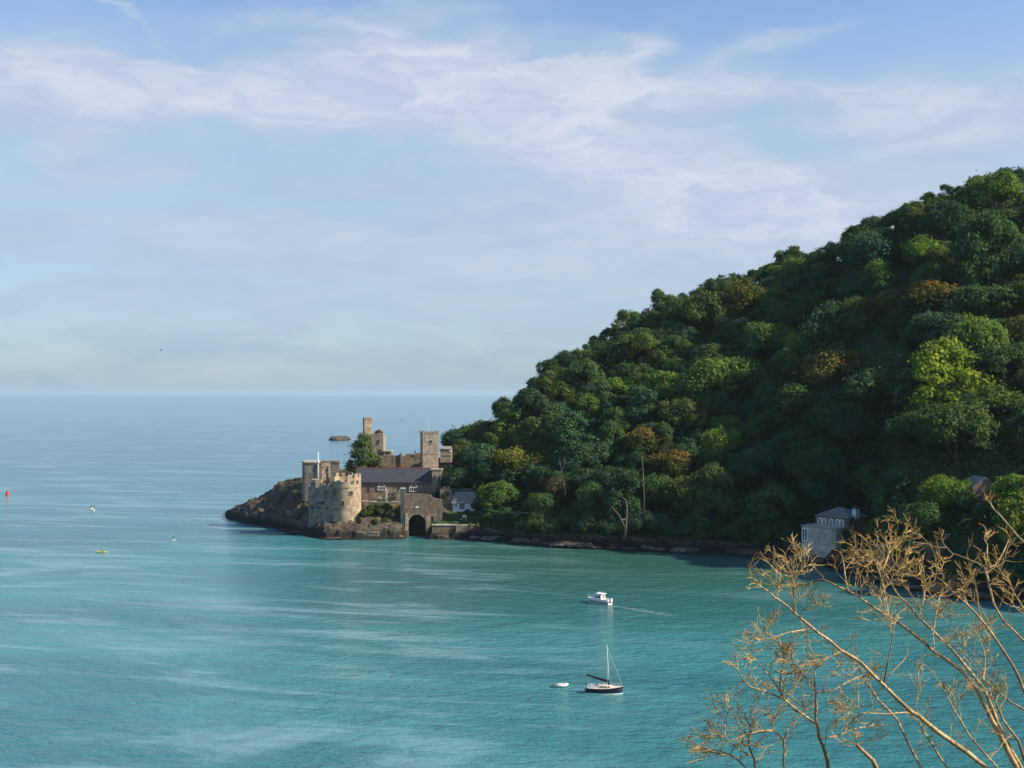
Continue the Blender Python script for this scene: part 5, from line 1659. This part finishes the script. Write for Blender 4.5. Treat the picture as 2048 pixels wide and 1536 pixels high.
MB().tube([(-3.15, -.35, .1), (-3.45, -.35, .5), (-3.4, -.35, 1.0)], [.1, .13, .16], 8).build('outboard', M['metal'], yt, local=True)

for ch_ in yt.children:
    if ch_.name.split('.')[0] not in ('hull', 'deck', 'boot_top', 'guard_rail', 'outboard'):
        ch_.location.z = 0.25
# white inflatable dinghy on a line
dg = boat_root('dinghy', 'small white inflatable dinghy floating behind the navy yacht', 'dinghy', 1120.5, 1373.5, 4)
tp = [(-1.3, .5, .3), (.3, .58, .32), (.95, .42, .38), (1.32, 0, .46), (.95, -.42, .38), (.3, -.58, .32), (-1.3, -.5, .3)]
MB().tube(tp, [.2, .24, .24, .24, .24, .24, .2], 10).build('tube', M['grey_rubber'], dg, smooth=True, local=True)
MB().prism([(-1.15, -.42), (.6, -.42), (1.05, 0), (.6, .42), (-1.15, .42)], .08, .18).build('floor', M['grey_rubber'], dg, local=True)
MB().box(-1.2, -1.08, -.42, .42, .1, .55).build('transom', M['teak'], dg, local=True)
MB().box(-.35, -.05, -.45, .45, .38, .44).build('seat', M['metal'], dg, local=True)

# white cabin cruiser, seen from the quarter
cr = boat_root('motor_cruiser', 'white cabin motor boat with a navy stripe towing a thin wake', 'motor boat', 1200, 1206.5, 142)
hs_ = hull_secs(6.4, 2.5, 1.35, 0.95, 0.35, 0.55, transom=.88)
vs, fs = loft(hs_)
MB().add(vs, fs).build('hull', M['white_paint'], cr, local=True)
sb = [[(s[1][0], s[1][1] * 1.03, s[0][2] * .66), (s[1][0], s[1][1] * 1.02, s[0][2] * .40), (s[1][0], 0, s[0][2] * .4), (s[1][0], -s[1][1] * 1.02, s[0][2] * .40), (s[1][0], -s[1][1] * 1.03, s[0][2] * .66)] for s in hs_[:12]]
vs, fs = loft(sb)
MB().add(vs, fs).build('hull_stripe', M['navy'], cr, local=True)
dk = [[(s[0][0], s[0][1] * .97, s[0][2] - .02), (s[0][0], 0, s[0][2] + .08), (s[0][0], -s[0][1] * .97, s[0][2] - .02)] for s in hs_[6:]]
vs, fs = loft(dk)
MB().add(vs, fs).build('foredeck', M['white_paint'], cr, local=True)
cab = [[(x, w, 1.0), (x + dx, w * .86, 1.0 + h), (x + dx, 0, 1.06 + h), (x + dx, -w * .86, 1.0 + h), (x, -w, 1.0)] for x, w, h, dx in ((-1.0, 1.05, 1.45, .1), (.4, 1.08, 1.5, 0), (1.0, 1.0, 1.3, -.1), (1.75, .8, .35, 0), (2.3, .5, .18, 0))]
vs, fs = loft(cab)
cb = MB().add(vs, fs).build('cabin', M['white_paint'], cr, local=True)
for sgn in (-1, 1):
    for x0, x1 in ((-.75, -.1), (.1, .75)):
        MB().add([(x0, sgn * 1.05, 1.55), (x1, sgn * 1.05, 1.55), (x1 - .05, sgn * .98, 2.15), (x0 + .05, sgn * .98, 2.15), (x0, sgn * .9, 1.55), (x1, sgn * .9, 1.55), (x1 - .05, sgn * .85, 2.15), (x0 + .05, sgn * .85, 2.15)],
                 [(0, 1, 2, 3), (7, 6, 5, 4), (0, 4, 5, 1), (1, 5, 6, 2), (2, 6, 7, 3), (3, 7, 4, 0)]).build('side_window', M['dark_void'], cb, local=True)
MB().box(-1.06, -.88, -.55, .1, 1.25, 2.2).build('cabin_door', M['teak'], cb, local=True)
MB().prism([(-1.5, -.95), (.9, -.9), (.9, .9), (-1.5, .95)], 2.56, 2.64).build('roof', M['white_paint'], cb, local=True)
MB().tube([(-.6, -.7, 2.6), (-.6, -.7, 2.95), (-.6, .7, 2.95), (-.6, .7, 2.6)], .035, 5).tube([(.3, -.6, 2.6), (.3, -.6, 2.9), (.3, .6, 2.9), (.3, .6, 2.6)], .035, 5).build('roof_rail', M['metal'], cb, local=True)
MB().prism([(-3.0, -1.0), (-1.1, -1.05), (-1.1, 1.05), (-3.0, 1.0)], .5, .97).build('cockpit', M['grey_rubber'], cr, local=True)
co = MB().box(-3.1, -1.0, 1.0, 1.16, .9, 1.3).box(-3.1, -1.0, -1.16, -1.0, .9, 1.3).box(-3.2, -3.05, -1.1, 1.1, .6, 1.25)
co.build('coaming', M['white_paint'], cr, local=True)
ob = MB().box(-3.75, -3.25, -.28, .28, .9, 1.55).tube([(-3.5, 0, .95), (-3.55, 0, -.2)], [.16, .1], 8).build('outboard', M['white_paint'], cr, local=True)
pr2 = MB()
for sgn in (-1, 1):
    pr2.tube([(s[0][0] - .05, sgn * s[0][1] * .85, s[0][2] + .6) for s in hs_[8:]], .025, 5)
    for s in hs_[8::2]:
        pr2.tube([(s[0][0] - .05, sgn * s[0][1] * .85, s[0][2]), (s[0][0] - .05, sgn * s[0][1] * .85, s[0][2] + .6)], .025, 5)
pr2.build('bow_rail', M['metal'], cr, local=True)

def wake(name, pts, w0, w1, label):
    """ribbon of broken foam lying on the water"""
    vs, fs = [], []
    n = len(pts)
    for i, (px, py) in enumerate(pts):
        Y = YW(py)
        p = Vector((X(px, Y), Y, 0.006))
        px2, py2 = pts[min(i + 1, n - 1)]
        px1, py1 = pts[max(i - 1, 0)]
        q2, q1 = Vector((X(px2, YW(py2)), YW(py2), 0)), Vector((X(px1, YW(py1)), YW(py1), 0))
        d = (q2 - q1).normalized()
        s = Vector((-d.y, d.x, 0)) * (w0 + (w1 - w0) * i / (n - 1)) / 2
        vs += [p + s, p - s]
    for i in range(n - 1):
        fs.append((2 * i, 2 * i + 1, 2 * i + 3, 2 * i + 2))
    tag(MB().add(vs, fs).build(name, M['foam']), label, 'wake', kind='stuff')
wake('wake', [(1218, 1210.5), (1240, 1214), (1270, 1219), (1305, 1225), (1345, 1231)], 1.4, 3.2, 'thin white wake trailing behind the white motor boat')
wake('wake', [(1245, 1389), (1238, 1391), (1222, 1391.5), (1205, 1390.5)], .5, .7, 'foam line along the hull of the navy yacht')

# small motor boat heading away, far left
sb_ = boat_root('open_boat', 'small white open motor boat with two people far left', 'motor boat', 185, 1020.5, 118)
vs, fs = loft(hull_secs(4.2, 1.7, .85, .6, .25, .3, transom=.85))
MB().add(vs, fs).build('hull', M['white_paint'], sb_, local=True)
MB().prism([(-1.7, -.6), (1.0, -.6), (1.0, .6), (-1.7, .6)], .62, .68).build('cockpit', M['grey_rubber'], sb_, local=True)
MB().box(-.2, .3, -.35, .35, .62, 1.2).build('console', M['white_paint'], sb_, local=True)
MB().box(-2.4, -2.05, -.2, .2, .3, 1.1).build('outboard', M['navy'], sb_, local=True)
rt = sb_.location
person((rt.x - .35, rt.y - .3, .66), *STAND, 'person in dark clothes at the helm of the small open boat', 'cloth_dark', (0, -.01, 1.68), rz=R(20))
person((rt.x + .55, rt.y + .55, .66), *STAND, 'person in reddish clothes standing forward in the small open boat', 'cloth_red', (0, -.01, 1.68), rz=R(-20))
wake('wake', [(186, 1022), (198, 1026), (212, 1031), (230, 1034), (250, 1037)], .5, 1.6, 'faint wake to the right of the small open boat')
wake('wake', [(180, 1022), (165, 1024), (148, 1026.5), (128, 1029)], .4, 1.2, 'faint wake to the left of the small open boat')

# yellow kayak
kk = boat_root('kayak', 'yellow kayak with one paddler on the open water at left', 'kayak', 203, 1104.5, -4)
ks = []
for i in range(13):
    t = i / 12
    w = .42 * math.sin(math.pi * (.04 + .92 * t)) ** .8
    zt_ = .26 + .16 * abs(2 * t - 1) ** 2
    ks.append([(-2.1 + 4.2 * t, w, zt_ * .7), (-2.1 + 4.2 * t, w * .6, -.1), (-2.1 + 4.2 * t, -w * .6, -.1), (-2.1 + 4.2 * t, -w, zt_ * .7), (-2.1 + 4.2 * t, -w * .6, zt_), (-2.1 + 4.2 * t, w * .6, zt_)])
vs, fs = loft([k + [k[0]] for k in ks])
MB().add(vs, fs).build('hull', M['yellow_plastic'], kk, local=True)
MB().prism([(.3 + .5 * math.cos(a), .3 * math.sin(a)) for a in [i * .5236 for i in range(12)]], .26, .33).build('cockpit_rim', M['cloth_dark'], kk, local=True)
kp = kk.location
person((kp.x + .15, kp.y, .22), *SIT, 'paddler in dark green sitting in the yellow kayak', 'cloth_dark', (0, -.02, .9), rz=R(90))
pd = thing('paddle', 'double bladed yellow paddle held by the kayaker', 'paddle', (kp.x + .5, kp.y, .7))
MB().tube([(kp.x + .5, kp.y - 1.0, .5), (kp.x + .5, kp.y + 1.0, .95)], .025, 6).build('shaft', M['metal'], pd)
for s in (-1, 1):
    MB().ball((kp.x + .5, kp.y + s * 1.1, .725 + s * .25), (.05, .24, .11)).build('blade', M['yellow_plastic'], pd)

# paddle boarder
sbY = YW(1080)
bd = boat_root('paddleboard', 'pale paddleboard carrying a standing paddler off the headland', 'paddleboard', 348, 1080, 80)
bs = []
for i in range(11):
    t = i / 10
    w = .4 * math.sin(math.pi * (.05 + .9 * t)) ** .6
    bs.append([(-1.6 + 3.2 * t, w, .05), (-1.6 + 3.2 * t, w * .9, .14), (-1.6 + 3.2 * t, -w * .9, .14), (-1.6 + 3.2 * t, -w, .05), (-1.6 + 3.2 * t, 0, -.03), (-1.6 + 3.2 * t, w, .05)])
vs, fs = loft(bs)
MB().add(vs, fs).build('board', M['grey_rubber'], bd, local=True)
MB().box(-.9, .5, -.28, .28, .14, .15).build('deck_pad', M['cloth_dark'], bd, local=True)
bp = bd.location
person((bp.x, bp.y, .15), *STAND, 'person standing on the paddleboard in dark clothing', 'cloth_dark', (0, -.01, 1.68), rz=R(10))
p2 = thing('paddle', 'long single paddle held by the standing paddler', 'paddle', (bp.x + .2, bp.y - .3, .1))
MB().tube([(bp.x + .22, bp.y - .38, .05), (bp.x + .18, bp.y - .34, 1.85)], .025, 6).build('shaft', M['metal'], p2)
MB().ball((bp.x + .225, bp.y - .385, .0), (.1, .03, .24)).build('blade', M['white_paint'], p2)

# buoys
by = boat_root('red_buoy', 'red channel buoy at the far left edge of the water', 'buoy', 15, 989.5, 0)
by.scale = (0.85, 0.85, 0.8)
MB().cone(0, 0, -.5, 1.1, 1.2, 1.15, 20).build('float', M['red_paint'], by, local=True)
MB().cone(0, 0, 1.1, 2.3, .95, .7, 12).build('tower', M['red_paint'], by, local=True)
MB().cone(0, 0, 2.55, 3.1, .42, .42, 12).tube([(0, 0, 2.2), (0, 0, 2.6)], .06, 6).build('topmark', M['red_paint'], by, local=True)
mb_ = boat_root('mooring_buoy', 'tiny white mooring buoy near the right shore', 'buoy', 1552, 1145, 0)
MB().ball((0, 0, .3), (.45, .45, .45), 14, 8).build('float', M['white_paint'], mb_, smooth=True, local=True)
MB().tube([(.12 * math.cos(a), 0, .82 + .12 * math.sin(a)) for a in [i * .5236 for i in range(13)]], .03, 5).build('ring', M['metal'], mb_, local=True)

# gulls
def gull(px, py, Y, label, mat, bank):
    p = P(px, py, Y)
    r = thing('gull', label, 'bird', tuple(p))
    r.rotation_euler = (R(bank), 0, R(30))
    bs = []
    for x, q in ((-.28, .02), (-.15, .07), (.05, .085), (.2, .06), (.3, .03)):
        bs.append([(x, q * math.cos(a), q * math.sin(a)) for a in [i * 1.0472 for i in range(7)]])
    vs, fs = loft(bs)
    for s in (-1, 1):
        b0 = len(vs)
        for y, z, c0_, c1_ in ((.04, .03, -.1, .12), (.3, .14, -.1, .12), (.55, .12, -.13, .04), (.75, .06, -.17, -.12)):
            vs += [(c0_, s * y, z + .012), (c1_, s * y, z + .012), (c1_, s * y, z - .012), (c0_, s * y, z - .012)]
        for i in range(3):
            for k in range(4):
                fs.append((b0 + 4 * i + k, b0 + 4 * i + (k + 1) % 4, b0 + 4 * i + 4 + (k + 1) % 4, b0 + 4 * i + 4 + k))
    MB().add(vs, fs).build('body', M[mat], r, local=True)
gull(322, 700, 330, 'lone dark bird flying in the empty sky at left', 'feather', 20)
gull(803.5, 841, 360, 'bird in flight left of the church tower flagstaff', 'feather', -15)

# ------------------------------------------------------------------ bare trees on the near bank
FY = 15.0
def limb_path(pts, dtip, base):
    """pts: (bearing, row, width) from the root end outwards; returns world points and radii"""
    out, rad = [], []
    b0 = Vector(base)
    n = len(pts)
    p1 = P(pts[0][0], pts[0][1], FY)
    w0 = pts[0][2] * .6 * FY / F / 2
    for k in (0.0, 0.35, 0.7):
        out.append(b0.lerp(p1, k)); rad.append(w0 * (1.35 - 0.35 * k))
    # resample with a little crookedness
    for i in range(n):
        t = i / max(1, n - 1)
        Y = FY + dtip * t
        out.append(P(pts[i][0], pts[i][1], Y)); rad.append(pts[i][2] * .6 * Y / F / 2)
        if i < n - 1:
            q = [(pts[i][k] + pts[i + 1][k]) / 2 for k in range(3)]
            Y2 = FY + dtip * (i + .5) / max(1, n - 1)
            out.append(P(q[0] + fR.uniform(-2, 2), q[1] + fR.uniform(-2, 2), Y2)); rad.append(q[2] * .6 * Y2 / F / 2 * fR.uniform(.94, 1.12))
    return out, rad
fR = random.Random(42)
PX = FY / F
def spur(mb, p, ang, tilt, ln, w, level):
    """crooked shoot in the plane facing the viewer, with some depth; ends in a bunch of short knobbly tips"""
    n = max(3, int(ln / 9))
    w *= 0.58
    pts, rad = [Vector(p)], [w * PX / 2]
    a = ang
    for i in range(n):
        a += fR.uniform(-0.42, 0.42)
        a += (math.pi / 2 - a) * 0.07
        st = ln / n * PX
        tl = tilt + fR.uniform(-.4, .4)
        pts.append(pts[-1] + Vector((math.cos(a) * st, math.sin(tl) * st * .8, math.sin(a) * st)))
        rad.append(w * PX / 2 * (1 - 0.45 * (i + 1) / n))
    mb.tube(pts, rad, 5 if level > 0 else 4)
    if level <= 0:
        return
    m = fR.choice((3, 4, 4, 5)) if level == 1 else fR.choice((3, 4, 5))
    for k in range(m):
        i = len(pts) - 1 - fR.choice((0, 0, 0, 1, 1, 2)) if len(pts) > 3 else len(pts) - 1
        s = fR.uniform(-1.15, 1.15)
        if level == 2:
            spur(mb, pts[i], a + s, tilt + fR.uniform(-.8, .8), fR.uniform(16, 40), max(2.4, w), 1)
        else:
            spur(mb, pts[i], a + s * .8, tilt + fR.uniform(-.8, .8), fR.uniform(8, 20), max(2.2, w * 1.05), 0)

def bare_tree(name, label, base, limbs, dens):
    root = thing(name, label, 'tree', base)
    MB().tube([(base[0] + .05, base[1], base[2] - 1.2), (base[0], base[1], base[2]), (base[0] - .02, base[1], base[2] + .35)], [.22, .17, .12], 9).build('trunk', M['limb'], root, smooth=True)
    for pts, dtip, k, bs in limbs:
        if bs == 'joined':
            pw, rw2 = [], []
            for i, q in enumerate(pts):
                Y = FY + dtip * i / max(1, len(pts) - 1)
                pw.append(P(q[0], q[1], Y)); rw2.append(q[2] * .6 * Y / F / 2)
        else:
            pw, rw2 = limb_path(pts, dtip, base)
        lo = MB().tube(pw, rw2, 8).build('limb', M['limb'], root, smooth=True)
        # walk along the visible length
        seg = [(pw[i], pw[i + 1]) for i in range(0 if bs == 'joined' else 3, len(pw) - 1)]
        tot = sum((q - p).length for p, q in seg) / PX
        d, acc = fR.uniform(4, 16), 0.0
        for p, q in seg:
            L0 = (q - p).length / PX
            while d < acc + L0:
                t = (d - acc) / L0
                T = d / tot
                pt = p.lerp(q, t)
                dv = q - p
                ba = math.atan2(dv.z, dv.x)
                side = fR.choice((-1, 1))
                ang = ba + side * fR.uniform(.5, 1.25)
                if fR.random() < 0.35:
                    ang = math.pi / 2 + fR.uniform(-.6, .6)
                if fR.random() < 0.74 * k * (0.22 + 0.78 * T):
                    ln = fR.uniform(20, 85) * (1.15 - 0.35 * T)
                    tw = MB()
                    spur(tw, pt, ang, fR.uniform(-1, 1), ln, fR.uniform(2.4, 3.8), 2 if fR.random() < 0.55 else 1)
                    tw.build('twig', M['twig'], lo)
                d += fR.uniform(7, 20)
            acc += L0
        # crown the tip
        dv = pw[-1] - pw[-2]
        ba = math.atan2(dv.z, dv.x)
        tw = MB()
        for kk in range(4):
            spur(tw, pw[-1], ba + fR.uniform(-.8, .8), fR.uniform(-1, 1), fR.uniform(10, 26), 3.2, 1)
        tw.build('twig', M['twig'], lo)
    return root
L = lambda *a: list(a)
big = [
 (L((1970,1534,17),(1903,1483,16),(1848,1441,15),(1823,1424,14),(1767,1370,12),(1722,1325,11),(1680,1300,10),(1638,1267,9),(1589,1227,7.5),(1561,1202,6.5),(1540,1185,5.5),(1522,1174,4.5)), -1.2, .75, 0),
 (L((2033,1534,19),(2001,1471,17),(1970,1412,15),(1952,1377,13),(1924,1342,12),(1869,1304,11),(1823,1265,10),(1778,1234,9),(1729,1202,8),(1694,1181,7),(1659,1164,5.5),(1635,1160,5),(1612,1169,4)), .8, .75, 0),
 (L((2042,1536,17),(1996,1450,14),(1975,1394,12),(1956,1363,11),(1914,1311,9.5),(1869,1265,8.5),(1837,1234,7.5),(1813,1206,6.5),(1792,1185,6),(1771,1147,5),(1752,1117,4.5)), 1.6, 1.0, 0),
 (L((2075,1440,13),(2047,1380,10),(2026,1332,9),(1987,1272,8),(1952,1227,7),(1910,1188,6),(1886,1164,5),(1883,1140,4)), -.8, .7, 0),
 (L((2075,1310,11),(2048,1283,9),(2008,1244,8),(1987,1206,7),(1977,1167,6.5),(1970,1138,6)), .4, .35, 0),
 (L((1971,1138,5.5),(1955,1126,5),(1938,1119,5),(1903,1106,4.5),(1886,1087,4)), .4, 1.3, 'joined'),
 (L((1971,1138,5.5),(1991,1130,5),(2005,1108,4.5),(2019,1077,3.5)), .4, .6, 'joined'),
 (L((1980,1135,4.5),(1974,1112,4),(1975,1090,4),(1968,1078,3.5)), .4, .5, 'joined'),
 (L((2085,1118,7),(2048,1084,6),(2022,1056,5.5),(1998,1028,5),(1982,1009,4)), 1.0, .35, 0),
 (L((1841,1534,8),(1795,1440,7.5),(1757,1401,7),(1729,1360,6),(1715,1332,4.5)), .6, .7, 0),
 (L((1893,1534,7),(1866,1490,6.5),(1837,1443,6)), .2, .5, 0),
 (L((1994,1534,7),(1938,1471,6),(1907,1419,5),(1893,1391,4)), -1.0, .6, 0),
 (L((2075,1435,9),(2048,1419,8),(2008,1394,7),(1966,1360,6),(1970,1332,5),(1966,1293,4)), 1.4, .8, 0),
 (L((1767,1367,5.5),(1781,1297,4.5),(1788,1251,3.5)), -.3, .6, 'joined'),
 (L((1617,1258,4.5),(1575,1265,4),(1544,1276,3.5),(1520,1279,3)), -.9, .9, 'joined'),
 (L((1680,1304,5),(1659,1314,4.5),(1638,1328,4.5),(1596,1332,4),(1575,1325,3)), -.7, 1.0, 'joined'),
 (L((1589,1228,5.5),(1588,1200,5),(1586,1170,5),(1584,1160,4.5),(1582,1150,4)), -1.0, 1.7, 'joined'),
 (L((1696,1182,5),(1690,1150,4.5),(1688,1130,4.5),(1686,1118,4)), .6, 1.2, 'joined'),
 (L((1778,1234,5),(1772,1200,5),(1766,1170,4.5),(1758,1140,4)), .7, 1.5, 'joined'),
 (L((1765,1142,4.5),(1776,1112,4.5),(1782,1100,4.5),(1777,1086,4)), 1.4, 1.2, 'joined'),
 (L((1837,1236,4.5),(1846,1208,4),(1850,1180,3.5)), 1.2, 1.3, 'joined'),
 (L((1869,1304,5),(1866,1270,4.5),(1872,1230,4),(1880,1190,3.5)), 1.0, .9, 'joined'),
 (L((1822,1424,4.5),(1770,1428,4.5),(1730,1426,4),(1690,1438,3.5)), -.4, 1.1, 'joined'),
 (L((1848,1441,4.5),(1830,1416,4.5),(1836,1380,4),(1837,1342,3)), .1, .2, 'joined'),
 (L((2060,1560,10),(2036,1480,8),(2006,1440,6),(1990,1400,5)), -1.4, .7, 0),
 (L((2090,1260,8),(2052,1225,6),(2030,1190,5),(2020,1165,4.5)), .2, 1.4, 0),
 (L((1767,1560,16),(1745,1520,14),(1715,1491,12)), -.6, .1, 0),
]
bare_tree('bare_tree', 'large leafless tree with pale limbs and ochre twigs reaching in from lower right', (6.75, 15.0, 46.9), big, 1)
small = [
 (L((1656,1536,12),(1650,1505,11),(1638,1475,10),(1631,1436,8.5),(1631,1384,6.5),(1629,1342,5)), -.5, .55, 0),
 (L((1631,1447,9),(1596,1422,8),(1568,1398,7),(1533,1384,5.5),(1499,1373,5),(1481,1352,4.5),(1476,1338,3)), -1.0, .45, 'joined'),
 (L((1568,1398,5),(1556,1376,4.5),(1541,1354,4.5),(1512,1320,3)), -.8, .4, 'joined'),
 (L((1562,1396,4.5),(1560,1365,4.5),(1562,1345,4),(1571,1310,3)), -.6, .6, 'joined'),
 (L((1631,1384,5),(1668,1380,4.5),(1694,1364,4.5),(1722,1352,4)), .4, 1.3, 'joined'),
 (L((1640,1478,5),(1680,1470,4.5),(1706,1458,4.5),(1740,1452,4)), .4, 1.2, 'joined'),
 (L((1631,1384,4.5),(1610,1360,4),(1592,1346,4)), -.4, 1.2, 'joined'),
]
bare_tree('bare_tree', 'slender leafless sapling with a forked stem at the bottom edge', (4.15, 14.9, 46.9), small, 1)
bush_ = [
 (L((1568,1540,8),(1569,1500,7),(1566,1476,6.5),(1545,1462,5.5),(1518,1462,5),(1490,1470,4.5)), -.4, 1.6, 0),
 (L((1512,1540,7),(1509,1520,6.5),(1497,1490,5.5),(1502,1462,5),(1494,1440,4)), -.3, 1.8, 0),
 (L((1500,1545,6),(1475,1520,5.5),(1450,1505,5),(1425,1500,4)), -.2, 1.9, 0),
 (L((1568,1480,5),(1576,1455,4.5),(1590,1440,4),(1608,1420,3.5)), .2, .8, 'joined'),
 (L((1508,1515,5),(1480,1500,5),(1455,1480,4.5),(1440,1470,4)), -.5, 1.9, 'joined'),
]
bare_tree('bare_shrub', 'twiggy ochre bare shrub low at the bottom edge left of the sapling', (3.3, 14.8, 46.95), bush_, 1)

# ------------------------------------------------------------------ sea haze: one even body of air over everything
hz = MB().box(-95000, 95000, -95000, 95000, -6.0, 176.0)
ho = hz.build('haze', M['water'])
ho.data.materials.clear()
hm, ht, hout = new_mat('haze_air')
pv = ht.new('ShaderNodeVolumePrincipled')
pv.inputs['Color'].default_value = (0.50, 0.64, 0.76, 1)
pv.inputs['Density'].default_value = 0.00003
pv.inputs['Anisotropy'].default_value = 0.1
ht.l.new(pv.outputs[0], hout.inputs['Volume'])
ho.data.materials.append(hm)
tag(ho, 'thin blue sea haze over the whole bay', 'haze', kind='stuff')
